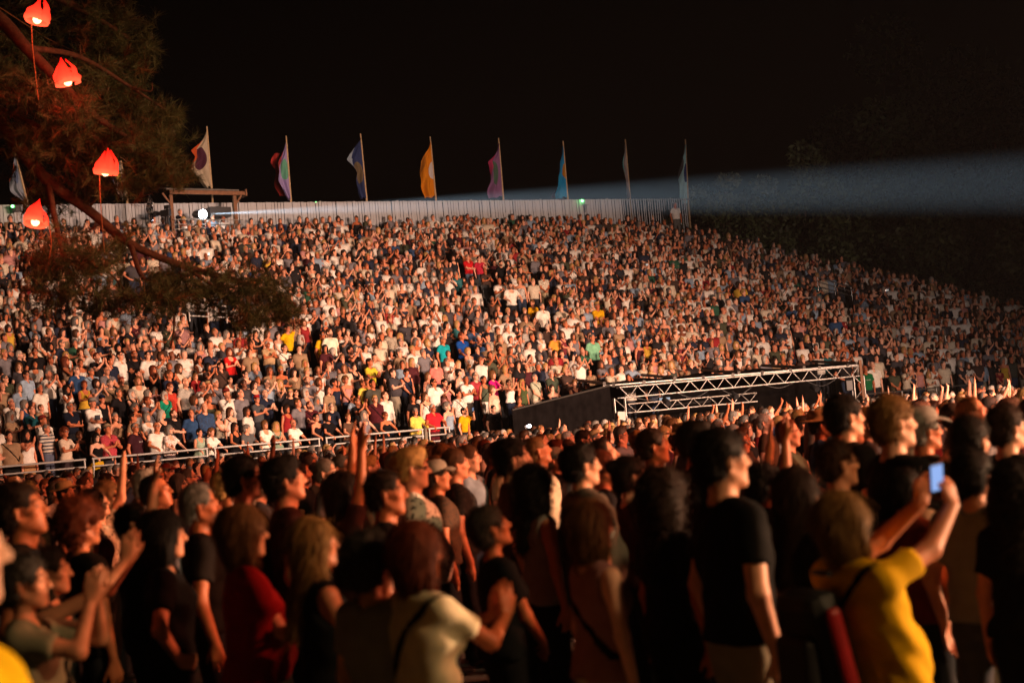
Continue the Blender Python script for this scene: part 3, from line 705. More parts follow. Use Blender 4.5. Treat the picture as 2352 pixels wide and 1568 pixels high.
make_flag('navy flag with a bronze disc and pale blue tip', (828, 307), (842, 458), [1, 16, 30, 38, 28, 20, 22, 22, 20, 14], '2c3a66', '6b5f4a', '8fa2b4', emblem=(.5, .42, .36, .18))
make_flag('bright orange flag with a white half disc at its pole', (988, 314), (1001, 456), [1, 8, 20, 30, 28, 30, 32, 32, 30, 28], 'd98716', 'c9c6c8', 'b06f20', emblem=(.0, .46, .36, .16))
make_flag('mauve flag with a green stripe and pink tip', (1145, 317), (1156, 456), [1, 6, 14, 34, 28, 24, 28, 34, 36, 36], '86618f', '4d6a5c', 'b23a68', emblem=(.55, .45, .30, .22))
make_flag('cyan flag with an amber half disc at its pole', (1293, 324), (1304, 456), [1, 4, 8, 14, 18, 20, 22, 25, 27, 26], '1b93cf', 'b27a22', '1d7fb8', ('9c4a68', [(1284, 430, 6), (1278, 442, 10), (1276, 454, 12)]), emblem=(.0, .50, .42, .15))
make_flag('slack narrow grey flag with turquoise edges', (1436, 320), (1447, 456), [1, 3, 8, 13, 15, 12, 9, 8, 5, 3], 'a39a9c', '8d8488', '5fb4c0', emblem=(.5, .5, .2, .1))
make_flag('pale turquoise flag at the far end of the fence', (1574, 320), (1581, 470), [1, 6, 11, 16, 19, 20, 20, 20, 20, 14], 'a5d3dc', '2c3f78', '59575a', emblem=(.15, .5, .25, .16))
make_flag('blue and white flag half hidden behind the pine, over the red lamps', (33, 345), (62, 460), [1, 6, 10, 14, 20, 26, 30, 28, 20, 8], '8c98a8', '5d6f8d', 'a9573c')
make_flag('white and yellow flag showing between the pine boughs', (276, 355), (292, 460), [1, 8, 14, 20, 24, 22, 20, 18, 14, 10], 'b8b2a8', 'a08a3c', '6d74a0')
# ---------------------------------------------------------------- camera shelter on the top gangway
hd = 44.6
ha = far_at(392, 442, hd); hb = far_at(561, 443, hd + 1.4); hu = (hb - ha); hu.z = 0; HLn = hu.length; hu.normalize()
hut = empty('camera_shelter', (ha.x, ha.y, 0), math.atan2(hu.y, hu.x)); tag(hut, 'timber shelter with a flat grey roof over the camera platform', 'shelter')
zr = (ha.z + hb.z) / 2
block('fascia_board', (HLn / 2, 0, zr), (HLn + .1, .06, .16), M_wood, hut, bevel=.008)
block('fascia_end', (HLn + .06, .5, zr + .02), (.07, 1.2, .28), M_wood, hut, bevel=.008)
V = [(-.2, -.05, zr + .09), (HLn - .25, -.05, zr + .09), (HLn - .55, 1.5, zr + .42), (-.2, 1.5, zr + .42)]; V += [(x, y, z + .05) for x, y, z in V]
mesh_obj('roof', V, [(3, 2, 1, 0), (4, 5, 6, 7), (0, 1, 5, 4), (1, 2, 6, 5), (2, 3, 7, 6), (3, 0, 4, 7)], M_roofing, hut)
for x in (.02, HLn - .42):
    block('post', (x, .1, zr - 1.15), (.14, .14, 2.1), M_wood, hut, bevel=.01)
    o = block('brace', (x + .18 * (1 if x > 1 else -1), .1, zr - .26), (.07, .07, .55), M_wood, hut); o.rotation_euler = (0, .62 * (1 if x > 1 else -1), 0)
for k in range(3): tube('platform_rail', (0, -.1, zr - 1.15 - .2 * k), (HLn - .2, -.1, zr - 1.15 - .2 * k), .02, M_galv, hut)
for k in range(4): tube('platform_post', (.2 + (HLn - .5) * k / 3, -.1, zr - 1.8), (.2 + (HLn - .5) * k / 3, -.1, zr - 1.13), .022, M_galv, hut)
block('control_cabinet', (HLn - .95, .65, zr - .72), (.95, .5, .42), M_black_plastic, hut, bevel=.02)
# follow spot on its stand
fs = far_at(466, 492, 45.2); S_AIM = Vector((33, 6.4, 1.3)); fdir = (S_AIM - fs).normalized()
sp = empty('follow_spot', fs); tag(sp, 'blazing white follow spot on the platform under the shelter', 'spotlight')
V, F = tube_path([fdir * -.75, fdir * -.6, fdir * -.1, fdir * -.02], [.10, .16, .16, .18], 14); mesh_obj('housing', V, F, M_black_plastic, sp, True)
bm = bmesh.new(); bmesh.ops.create_uvsphere(bm, u_segments=16, v_segments=10, radius=.19); bmesh.ops.scale(bm, vec=(1, 1, .55), verts=bm.verts); bm.transform(fdir.to_track_quat('Z', 'Y').to_matrix().to_4x4())
me = bpy.data.meshes.new('lens'); bm.to_mesh(me); bm.free(); me.materials.append(glow('follow_spot_glow', (.75, .9, 1), 60)); lo = bpy.data.objects.new('lens', me); C.objects.link(lo); lo.parent = sp
tube('stand', (0, 0, -.1), (0, 0, -1.3), .05, M_black_plastic, sp)
fl = spot('follow_spot_beam', fs + fdir * .3, S_AIM, 3.6e7, (.62, .84, 1), 1.35, 1.0, .02)
# broadcast camera
tc_ = empty('broadcast_camera', far_at(382, 506, 44.6), 2.6); tag(tc_, 'black broadcast camera on a pedestal beside the foil curtain', 'camera')
block('camera_body', (0, 0, .30), (.46, .18, .26), M_black_plastic, tc_, bevel=.02); block('viewfinder', (-.1, 0, .53), (.26, .14, .15), M_black_plastic, tc_, bevel=.02)
tube('lens', (.2, 0, .32), (.52, 0, .34), .085, M_black_plastic, tc_); tube('lens_hood', (.50, 0, .34), (.62, 0, .345), .12, M_black_plastic, tc_)
tube('pedestal', (0, 0, -1.1), (0, 0, .18), .07, M_black_plastic, tc_); tube('pan_bar', (-.1, .05, .18), (-.5, .25, -.02), .018, M_black_plastic, tc_)
# foil curtain
fo = far_at(345, 480, 43.9); V, F = [], []
for j in range(15):
    v = j / 14; c = .035 + .10 * math.sin(PI * min(1, v * 1.02)) ** .8
    for i in range(9): V.append(Vector(((i / 8 - .5) * c * 2 + .03 * math.sin(v * 9), .05 * math.sin(i * 1.9 + j * .8) + .03 * math.sin(j * 2.3), .58 - 1.16 * v)))
for j in range(14):
    for i in range(8): k = j * 9 + i; F.append((k, k + 1, k + 10, k + 9))
o = mesh_obj('foil_curtain', V, F, M_foil, None, False, fo); tag(o, 'crumpled silver foil curtain hanging beside the broadcast camera', 'foil')
# green laser lamps on the fence
for lab, (x, y), d in (('green laser lamp on the fence between the lavender and navy flags', (727, 467), 48.6), ('green laser lamp on the fence beside the cyan flag', (1338, 462), 53.0), ('green laser lamp near the red lamps at the fence end', (30, 475), 43.4)):
    p = far_at(x, y, d); r = empty('laser_lamp', p, -.9); tag(r, lab, 'lamp', 'green laser lamps along the fence')
    block('casing', (0, .14, -.07), (.34, .24, .26), M_slat if x > 1000 else M_black_plastic, r, bevel=.015); tube('bracket', (0, .14, -.2), (0, .14, -.55), .025, M_galv, r)
    bm = bmesh.new(); bmesh.ops.create_uvsphere(bm, u_segments=12, v_segments=8, radius=.055); me = bpy.data.meshes.new('aperture'); bm.to_mesh(me); bm.free()
    me.materials.append(glow('laser_green', (.15, 1, .22), 14)); o = bpy.data.objects.new('aperture', me); C.objects.link(o); o.parent = r; o.location = (0, -.02, .02)
# ---------------------------------------------------------------- control tent of trusses in front of the stand
ct = empty('control_tent', far_at(1400, 930, 33.2)); ct.location.z = 0; c0 = ct.location.copy(); tag(ct, 'low control tent of silver truss hung with black cloth', 'tent')
def loc(px, py, d): return far_at(px, py, d) - c0
def truss(a, b, w=.32, step=.54, parent=ct):
    a, b = Vector(a), Vector(b); ax = (b - a); Lg = ax.length; ax.normalize()
    side = Vector((0, 1, 0)) if abs(ax.y) < .8 else Vector((1, 0, 0)); side = (side - ax * side.dot(ax)).normalized(); up = ax.cross(side).normalized()
    if up.z < 0 and abs(ax.z) < .7: up = -up
    cor = [(-.5, -.5), (.5, -.5), (.5, .5), (-.5, .5)]
    for (u, v) in cor: tube('chord', a + side * u * w + up * v * w, b + side * u * w + up * v * w, .026, M_galv, parent)
    nn = max(2, int(Lg / step))
    for k in range(nn):
        p, q = a + ax * Lg * k / nn, a + ax * Lg * (k + 1) / nn; m = (p + q) / 2
        for f in range(4):
            (u0, v0), (u1, v1) = cor[f], cor[(f + 1) % 4]
            if f == 1: continue
            A = side * u0 * w + up * v0 * w; Bv = side * u1 * w + up * v1 * w
            tube('brace', p + A, m + Bv, .012, M_galv, parent); tube('brace', m + Bv, q + A, .012, M_galv, parent)
tl, tr_ = loc(1421, 902, 33.3), loc(1968, 852, 34.6)
truss(tl, tr_)
truss(Vector((tl.x, tl.y, 0.2)), Vector((tl.x, tl.y, tl.z - .16))); truss(Vector((tr_.x, tr_.y, 0.2)), Vector((tr_.x, tr_.y, tr_.z - .16)))
truss(loc(1440, 938, 34.6), loc(1735, 912, 35.4), .27, .5)
# back chord pole, roof cloth, roof ribs
tube('roof_pole', loc(1385, 886, 33.1), loc(1968, 838, 34.5), .04, M_galv, ct)
ra, rb = loc(1388, 884, 33.2), loc(1970, 838, 34.6); back = Vector((-.7, 3.2, .20)); V, F = [], []
for j in range(7):
    for i in range(25):
        u, v = i / 24, j / 6; p = ra.lerp(rb, u) + back * v; p.z += -.09 * math.sin(PI * ((u * 4) % 1)) * (.3 + .7 * v) + .02; V.append(p)
for j in range(6):
    for i in range(24): k = j * 25 + i; F.append((k, k + 1, k + 26, k + 25))
mesh_obj('roof_cloth', V, F, M_black_cloth, ct, True)
for u in (.0, .27, .52, .78, .995): p = ra.lerp(rb, u); tube('roof_rib', p + Vector((0, -.1, .05)), p + back + Vector((0, 0, .10)), .05, M_dark_steel, ct)
bw = [ra + back * .98 + Vector((0, 0, -.12)), rb + back * .98 + Vector((0, 0, -.12))]
mesh_obj('back_cloth', [bw[0], bw[1], Vector((bw[1].x, bw[1].y, .1)), Vector((bw[0].x, bw[0].y, .1))], [(0, 1, 2, 3)], M_black_cloth, ct)
for k in range(9):
    p = loc(1385, 886, 33.1).lerp(loc(1968, 838, 34.5), .04 + .115 * k); block('clamp', p, (.09, .11, .12), M_dark_steel, ct, rot=(0, .08, .2 * (k % 3)))
for k in range(5):
    a, b = tl.lerp(tr_, .05 + .18 * k), tl.lerp(tr_, .05 + .18 * k + .14); m_ = (a + b) / 2 - Vector((0, .18, .30 + .06 * (k % 3))); V, F = tube_path(spline([a - Vector((0, .18, .16)), m_, b - Vector((0, .18, .16))], 6), .013, 6); mesh_obj('cable', V, F, M_black_plastic, ct, True)
for k in (.18, .46, .80):
    p = tl.lerp(tr_, k) - Vector((0, .05, .34)); tube('lamp_can', p, p + Vector((.10, -.24, -.12)), .09, M_black_plastic, ct)
# sloping side wall of black cloth with folds
wa, wb = loc(1176, 942, 31.4), loc(1400, 886, 33.0); V, F = [], []
for i in range(41):
    u = i / 40; p = wa.lerp(wb, u); w = .045 * math.sin(i * 1.7) + .02 * math.sin(i * 4.1)
    V += [p + Vector((0, w * .3, 0)), Vector((p.x, p.y + w, max(p.z * .5, .1))), Vector((p.x, p.y + w * 1.4, .02))]
for i in range(40):
    for j in range(2): k = i * 3 + j; F.append((k, k + 3, k + 4, k + 1))
mesh_obj('side_cloth', V, F, M_black_cloth, ct, True); tube('side_rail', wa + Vector((0, -.02, .01)), wb + Vector((0, -.02, .01)), .03, M_dark_steel, ct)
o = block('timber_post', loc(1979, 872, 34.5), (.09, .12, 1.25), M_wood, ct, bevel=.008)
block('mixing_desk', loc(1575, 916, 35.8), (1.5, .7, .22), M_black_plastic, ct, rot=(.25, 0, .1), bevel=.02)
o = block('desk_screen', loc(1527, 917, 35.2), (.34, .04, .12), glow('desk_screen_glow', (.85, .9, 1), .5), ct, rot=(0, 0, .1))
block('hung_lamp', loc(1950, 885, 34.3), (.22, .2, .34), M_black_plastic, ct, bevel=.02)
o = block('notice_sheet', loc(1428, 958, 33.0), (.24, .01, .34), noisy('paper', (.6, .58, .54), .8, .1, 9), ct, rot=(0, .1, .1))
# seats showing by the stair: folded blue seats with a red bag
def seat(label, p, rz, mat, group):
    r = empty('folding_seat', p, rz); tag(r, label, 'seat', group)
    block('backrest', (-.02, 0, .36), (.05, .42, .40), mat, r, rot=(0, -.15, 0), bevel=.02); block('seat_pad', (.05, 0, .18), (.06, .42, .36), mat, r, rot=(0, -.1, 0), bevel=.02); tube('leg', (0, 0, 0), (0, 0, .2), .03, M_dark_steel, r)
for lab, x, y, d in (('blue folding seat under the man in white by the stairs', 1074, 985, 34.5), ('blue folding seat beside the black band shirt', 1136, 972, 34.6), ('blue folding seat below the denim shorts', 1033, 985, 34.4)):
    seat(lab, far_at(x, y, d), -.9, M_blue_seat, 'blue seats by the stairs')
for lab, x, y, d in (('empty dark folding seat at the gangway edge in mid stand', 1094, 672, 43.6), ('empty dark folding seat next to the gangway handrail', 1118, 686, 43.3), ('empty dark folding seat lowest beside the gangway', 1090, 700, 42.6)):
    seat(lab, far_at(x, y, d), -.9, M_grey_seat, 'empty seats at the gangway')
# ---------------------------------------------------------------- trees beyond the stand
M_leaf, _nt, _b = new_mat('tree_leaf', (.05, .075, .025), .6, 0, .3)
_oi = _nt.nodes.new('ShaderNodeAttribute'); _oi.attribute_name = 'shade'; _nt.links.new(_oi.outputs['Color'], _b.inputs['Base Color'])
def leafy(name, label, centre, rx, rz, n, base=(.045, .07, .022), seed=0, leaf=.13, trunk=True, lobes=9):
    rx, rz, leaf = rx * KS, rz * KS, leaf * KS; r_ = np.random.RandomState(seed); root = empty(name, (centre.x, centre.y, 0)); tag(root, label, 'tree' if name.endswith('tree') else 'bush', 'trees beyond the stand')
    lob = [(r_.normal(0, .5, 3), r_.uniform(.28, .55)) for _ in range(lobes)]
    pts = []
    for l, s in lob:
        k = n // lobes; u = r_.normal(0, 1, (k, 3)); u /= np.linalg.norm(u, axis=1)[:, None]; pts.append(l + u * s * (.55 + .45 * r_.rand(k, 1) ** .5) + r_.normal(0, .03, (k, 3)))
    Pc = np.concatenate(pts) * V3(rx, rx, rz) + V3(0, 0, centre.z)
    m = len(Pc); a = r_.normal(0, 1, (m, 3)); a /= np.linalg.norm(a, axis=1)[:, None]; b = np.cross(a, r_.normal(0, 1, (m, 3))); b /= np.linalg.norm(b, axis=1)[:, None]
    sz = leaf * r_.uniform(.6, 1.3, (m, 1)); Vq = np.stack([Pc - a * sz, Pc + b * sz * .5, Pc + a * sz, Pc - b * sz * .5], 1).reshape(-1, 3)
    colr = np.repeat(np.array(base) * (r_.uniform(.55, 1.5, (m, 1)) * V3(1, 1, 1)), 4, axis=0)
    o = bpy.data.objects.new('crown', np_mesh('crown', Vq, np.arange(4 * m).reshape(-1, 4), M_leaf, False, colr)); C.objects.link(o); o.parent = root
    if trunk:
        V, F = tube_path(spline([(0, 0, 0), (.15, .1, centre.z * .5), (-.1, 0, centre.z), (.2, .1, centre.z + rz * .5)], 4), np.linspace(.28, .05, 13)); mesh_obj('trunk', V, F, M_bark, root, True)
        for q in range(5):
            e_ = lob[q % lobes][0] * V3(rx, rx, rz) + V3(0, 0, centre.z); V, F = tube_path([(0, 0, centre.z * .75), tuple(e_ * .5 + V3(0, 0, centre.z * .45)), tuple(e_)], [.10, .06, .02], 6); mesh_obj('limb', V, F, M_bark, root, True)
leafy('broadleaf_tree', 'small pale-leaved tree beside the far end of the fence', far_at(1672, 452, 57), 1.45, .95, 2600, (.11, .12, .065), 3, .10)
leafy('broadleaf_tree', 'slim tree rising into the light beam behind the stand', far_at(1835, 470, 57), 1.7, 1.6, 2600, (.09, .11, .05), 4, .11)
leafy('broadleaf_tree', 'tall dark tree standing above the beam of light', far_at(2010, 330, 60), 3.4, 3.2, 6000, (.06, .08, .03), 5, .15, lobes=14)
leafy('broadleaf_tree', 'big dark tree crown at the edge of the photo behind the beam', far_at(2290, 370, 58), 4.2, 4.4, 6500, (.05, .065, .025), 6, .16, lobes=14)
for k, (x, y, d, rx, rz) in enumerate([(1640, 500, 57, 1.6, .8), (1760, 530, 56, 2.0, 1.1), (1900, 560, 55.5, 2.2, 1.4), (2050, 560, 55, 2.5, 1.8), (2190, 590, 54, 2.4, 1.8), (2330, 610, 52, 2.4, 2.0), (2130, 500, 57, 2.8, 1.9), (2300, 520, 56, 2.8, 2.0), (1980, 500, 58, 2.4, 1.6)]):
    leafy('hillside_bush', ['low leafy bush tucked behind the last fence flag', 'round bush above the top corner of the crowd', 'dark bush sloping down behind the upper crowd', 'wide dark bush under the middle of the light beam', 'bush directly above the crowd on the dark slope', 'bush at the photo edge just above the crowd', 'tall bush crossed by the lower edge of the beam', 'big bush at the photo edge crossed by the beam', 'bush below the tall dark tree'][k], far_at(x, y, d), rx, rz, 2400, (.065, .08, .03), 20 + k, .12, trunk=False)
# ---------------------------------------------------------------- the pine that reaches in with its red lamps
PK = 1.5
def at_p(x, y, d): return at(x, y, d * PK)
pine = empty('pine_tree', (-12.6, 21.8, 0)); tag(pine, 'large pine leaning in with drooping boughs and hung red lamps', 'tree'); o0 = Vector(pine.location)
V, F = tube_path(spline([(0, 0, 0), (.25, .1, 3), (.1, 0, 6), (.3, .1, 16)], 5), np.linspace(.52, .28, 16), 12); mesh_obj('trunk', V, F, M_bark, pine, True)
limbs = [  # picture points with depth, start radius
 ([(-130, -60, 14), (0, 45, 13.8), (60, 110, 13.6), (130, 180, 13.5), (210, 260, 13.6), (300, 320, 13.8)], .085),
 ([(-140, 60, 14.4), (-20, 240, 14.2), (30, 320, 14), (110, 415, 14), (200, 480, 14.2), (300, 560, 14.2), (420, 610, 14.3), (560, 650, 14.5), (680, 700, 14.6)], .085),
 ([(-140, -150, 15), (60, -40, 15), (200, 30, 15.2), (300, 90, 15.4)], .07),
 ([(60, 110, 13.6), (180, 130, 14), (300, 200, 14.4), (390, 260, 14.8)], .035),
 ([(130, 180, 13.5), (190, 280, 13.7), (250, 340, 13.9), (330, 350, 14.1), (400, 385, 14.3)], .04),
 ([(-20, 240, 14.2), (90, 290, 14), (180, 330, 13.9), (240, 400, 13.8)], .03),
 ([(110, 415, 14), (130, 520, 13.8), (150, 600, 13.8), (190, 680, 13.9)], .035),
 ([(300, 560, 14.2), (330, 640, 14), (390, 660, 14), (400, 740, 13.9), (392, 800, 13.9)], .03),
 ([(300, 200, 14.4), (345, 210, 14.4), (350, 190, 14.4)], .012),
 ([(200, 480, 14.2), (240, 440, 14.2), (270, 430, 14.2)], .015),
 ([(420, 610, 14.3), (520, 680, 14.2), (560, 730, 14.2)], .022),
 ([(150, 600, 13.8), (230, 610, 13.7), (300, 680, 13.7)], .018),
]
tips = []
for pts, r0 in limbs:
    r0 *= PK; sp_ = spline([at_p(*p) - o0 for p in pts], 6); V, F = tube_path(sp_, np.linspace(r0, max(.008, r0 * .25), len(sp_)), 8); mesh_obj('limb', V, F, M_bark, pine, True)
# needle clusters: (px, py, depth, spread px, how many tufts)
clusters = [(40, 120, 15, 70, 26), (25, 210, 13.9, 60, 34), (190, 40, 15.4, 90, 50), (270, 60, 15.6, 60, 36), (290, 150, 15.2, 50, 30), (180, 250, 13.6, 45, 34), (90, 220, 13.8, 50, 22),
 (150, 190, 14.5, 90, 40), (240, 210, 14.8, 70, 40), (310, 250, 15, 45, 34), (360, 300, 14.9, 45, 44), (350, 350, 14.4, 40, 40), (385, 270, 15, 25, 18), (300, 330, 14.2, 50, 44), (230, 330, 14, 60, 44), (130, 330, 14.1, 80, 50), (60, 330, 14.3, 60, 30),
 (370, 395, 14.3, 34, 34), (425, 395, 14.3, 14, 10), (410, 420, 14.3, 14, 6), (300, 420, 14.2, 40, 22), (200, 410, 14.2, 70, 34), (100, 470, 14.4, 60, 22),
 (150, 590, 13.8, 60, 40), (90, 610, 13.9, 50, 30), (215, 610, 13.7, 50, 34), (120, 680, 13.9, 70, 40), (220, 680, 13.8, 60, 34), (300, 690, 13.7, 40, 26), (390, 690, 13.8, 44, 40), (440, 640, 14.3, 50, 26), (530, 660, 14.4, 60, 34), (600, 680, 14.5, 60, 44), (650, 715, 14.6, 36, 34), (570, 730, 14.2, 40, 34), (480, 690, 14.3, 50, 22), (370, 640, 14.1, 30, 14), (280, 560, 14.3, 40, 14), (340, 110, 15.6, 20, 12), (80, 20, 15.5, 80, 26), (250, 120, 15.3, 60, 26)]
M_needle, _nt, _b = new_mat('pine_needle', (.05, .08, .03), .5, 0, .3)
_oi = _nt.nodes.new('ShaderNodeAttribute'); _oi.attribute_name = 'shade'; _nt.links.new(_oi.outputs['Color'], _b.inputs['Base Color'])
for ci, (cx, cy, dd, sd, nt_) in enumerate(clusters):
    V, col = [], []; nt_ = int(nt_ * (2.1 if cy < 440 else 1.7))
    for k in range(nt_):
        c = np.array(at_p(cx + nrs.normal(0, .55) * sd, cy + nrs.normal(0, .45) * sd, dd + nrs.normal(0, .35)) - o0)
        out = unit(nrs.normal(0, 1, 3) + V3(.6, -.1, .5)); nn = 42; brown = nrs.rand() < .12
        base = np.array((.15, .08, .03) if brown else (.08, .115, .05)) * nrs.uniform(.6, 1.5)
        u = nrs.normal(0, .62, (nn, 3)) + out; u /= np.linalg.norm(u, axis=1)[:, None]
        st = c + out * nrs.uniform(-.13, .13, (nn, 1)); ln_ = nrs.uniform(.13, .24, (nn, 1)); w = np.cross(u, nrs.normal(0, 1, (nn, 3))); w = w / np.linalg.norm(w, axis=1)[:, None] * .0042
        V.append(np.stack([st - w, st + w, st + u * ln_], 1).reshape(-1, 3)); col.append(np.repeat(base[None] * nrs.uniform(.7, 1.3, (nn, 1)), 3, axis=0))
    V = np.concatenate(V); o = bpy.data.objects.new('needles', np_mesh('needles', V, np.arange(len(V)).reshape(-1, 3), M_needle, False, np.concatenate(col))); C.objects.link(o); o.parent = pine; o['kind'] = 'stuff'
    # twig into the clump
    a = at_p(cx, cy, dd) - o0
    for q in range(3):
        b = at_p(cx + rng.uniform(-1, 1) * sd, cy + rng.uniform(-.8, .8) * sd, dd + rng.uniform(-.2, .2)) - o0; V, F = tube_path([a, (a + b) / 2 + Vector((0, 0, .04)), b], [.016, .011, .004], 5); mesh_obj('twig', V, F, M_bark, pine, True)
# red tulip-shaped lamps
M_shade = bpy.data.materials.new('red_lamp_shade'); M_shade.use_nodes = True; _nt = M_shade.node_tree; _b = _nt.nodes['Principled BSDF']
_b.inputs['Base Color'].default_value = (.75, .05, .03, 1); _b.inputs['Roughness'].default_value = .6
_tc = _nt.nodes.new('ShaderNodeTexCoord'); _sx = _nt.nodes.new('ShaderNodeSeparateXYZ'); _nt.links.new(_tc.outputs['Object'], _sx.inputs[0])
_rp = _nt.nodes.new('ShaderNodeValToRGB'); _mr = node(_nt, 'ShaderNodeMapRange'); _mr.inputs[1].default_value = -.11; _mr.inputs[2].default_value = .16; _nt.links.new(_sx.outputs[2], _mr.inputs[0]); _nt.links.new(_mr.outputs[0], _rp.inputs[0])
_rp.color_ramp.elements[0].position = .0; _rp.color_ramp.elements[0].color = (1, .15, .055, 1); _rp.color_ramp.elements[1].position = .9; _rp.color_ramp.elements[1].color = (1, .008, .005, 1)
_e = _rp.color_ramp.elements.new(.30); _e.color = (1, .045, .018, 1)
_nt.links.new(_rp.outputs[0], _b.inputs['Emission Color']); _b.inputs['Emission Strength'].default_value = 1.7
M_bulb = glow('red_lamp_bulb', (1, .42, .18), 6)
M_cord = noisy('brown_cord', (.30, .17, .07), .7, .3, 20)
lamps = [((88, 32), 13.2, .2, 'red tulip lamp hanging highest in the pine', ((72, 55), (76, 120), (88, 230))), ((152, 174), 13.3, -.1, 'red tulip lamp seen through needles below the bare limb', None), ((243, 381), 13.4, .1, 'red tulip lamp beside the white and yellow flag', ((228, 400), (232, 480), (240, 580))), ((84, 497), 13.5, .3, 'red tulip lamp hanging lowest, in front of the fence', ((112, 510), (118, 560), (112, 600)))]
for (px, py), d, tilt, lab, cord in lamps:
    d *= PK; p = at(px, py, d); r = empty('red_lamp', p, tilt * 3); r.scale = (1.5, 1.5, 1.5); tag(r, lab, 'lamp', 'red lamps hung in the pine'); r.rotation_euler = (.15, tilt, tilt * 5)
    for k in range(5):
        V, F = [], []; a0 = 2 * PI * k / 5 + .35 * math.sin(k * 3.1 + px); tip_ = .7 + .5 * ((k * 37 + px) % 7) / 7
        for j in range(9):
            v = j / 8; rad = .108 + .02 * math.sin(PI * v) - .075 * v ** 2; wid = .80 * (1 - v) ** .75 + .03
            for i in range(7): a = a0 + (i / 6 - .5) * 2 * wid; rr = rad * (1 + .05 * math.cos((i - 3) * .9) + .06 * (k % 2) + .07 * math.sin(i * 2.3 + k * 1.9 + px) * v + .05 * math.sin(j * 1.7 + k * 2.7)); V.append((rr * math.cos(a), rr * math.sin(a), -.085 + .22 * tip_ * v + .01 * math.sin(k * 2.1 + i) * v))
        for j in range(8):
            for i in range(6): q = j * 7 + i; F.append((q, q + 1, q + 8, q + 7))
        o = mesh_obj('petal', V, F, M_shade, r, True); md = o.modifiers.new('thick', 'SOLIDIFY'); md.thickness = .004
    bm = bmesh.new(); bmesh.ops.create_uvsphere(bm, u_segments=12, v_segments=8, radius=.04); me = bpy.data.meshes.new('bulb'); bm.to_mesh(me); bm.free(); me.materials.append(M_bulb); o = bpy.data.objects.new('bulb', me); C.objects.link(o); o.parent = r; o.location = (0, 0, -.06)
    if cord:
        V, F = tube_path(spline([at(x, y, d) for x, y in cord], 5), .008, 6); o = mesh_obj('cord', [Vector(v) for v in V], F, M_cord, None, True); o.parent = r; o.matrix_parent_inverse = (Matrix.Translation(p) @ r.rotation_euler.to_matrix().to_4x4() @ Matrix.Scale(1.5, 4)).inverted()
    bulb('red_lamp_light', p + Vector((.0, -.36, -.2)), 17, (1, .06, .025), .12)
# overhead wire through the pine
V, F = tube_path([at(-20, 5, 22), at(110, 90, 23), at(330, 190, 25)], .009, 6); o = mesh_obj('overhead_wire', V, F, M_cord, None, True); tag(o, 'thin wire strung slantwise behind the pine lamps', 'wire')
# ---------------------------------------------------------------- people
STAGE = Vector((31, 6, 0))
M_skin = tinted('skin', .48, attr=True, spec=.35); M_hair = tinted('hair', .62, strand=True, spec=.14)
M_cloth = {None: tinted('cloth', .9, spec=.15), 'stripe': tinted('striped_cloth', .85, pattern='stripe'), 'pinstripe': tinted('pinstriped_cloth', .85, pattern='pinstripe'), 'band': tinted('banded_cloth', .85, pattern='band'),
           'check': tinted('checked_cloth', .85, pattern='check'), 'floral': tinted('flowered_cloth', .85, pattern='floral'), 'leopard': tinted('spotted_cloth', .85, pattern='leopard')}
M_crowd = [tinted('crowd_skin', .5, attr='full', spec=.35), tinted('crowd_hair', .55, attr='full', strand=True), tinted('crowd_cloth', .85, attr='full'), tinted('crowd_striped_cloth', .85, attr='full', pattern='stripe'), tinted('crowd_spotted_cloth', .85, attr='full', pattern='leopard')]
M_frame = noisy('spectacle_frame', (.02, .018, .018), .3, .2, 30); M_lens_dark = noisy('dark_lens', (.015, .012, .012), .08, .1, 30, spec=.8)
M_glass = noisy('clear_lens', (.30, .24, .22), .05, .1, 30, spec=1.0)
SKIN = ['db9674', 'd08564', 'e3a585', 'c47650', 'e6ae92', 'b96a45', 'dc9a7c', '7d4a33']
HAIR = {'black': '17110e', 'dark brown': '2a1a12', 'brown': '4a2e1c', 'light brown': '6b4729', 'blond': 'a37f4c', 'grey': '756d65', 'white': 'a89f95', 'auburn': '5c2a17', 'salt and pepper': '56514c'}

SIDE = bpy.data.scenes.new('workbench')      # a bare scene where meshes are thinned out; removed at the end
def decim(me, ratio):
    o = bpy.data.objects.new('tmp', me); SIDE.collection.objects.link(o); md = o.modifiers.new('d', 'DECIMATE'); md.ratio = min(1.0, ratio)
    vl = SIDE.view_layers[0]; vl.update(); m2 = bpy.data.meshes.new_from_object(o.evaluated_get(vl.depsgraph)); m2.name = me.name
    SIDE.collection.objects.unlink(o); bpy.data.objects.remove(o); bpy.data.meshes.remove(me); m2.polygons.foreach_set('use_smooth', np.ones(len(m2.polygons), bool)); return m2
Q = {'far': dict(h=.0155, hs=.031, hl=.05, hh=.022, fuzz=0, folds=0, coarse=True, ratio=.24), 'mid': dict(h=.0125, hs=.025, hl=.045, hh=.0155, fuzz=500, folds=0, coarse=True, ratio=.32), 'near': dict(h=.0088, hs=.0175, hl=.032, hh=.0135, fuzz=1700, folds=.007, coarse=False, ratio=.22)}
_var = {}; _legs = {}
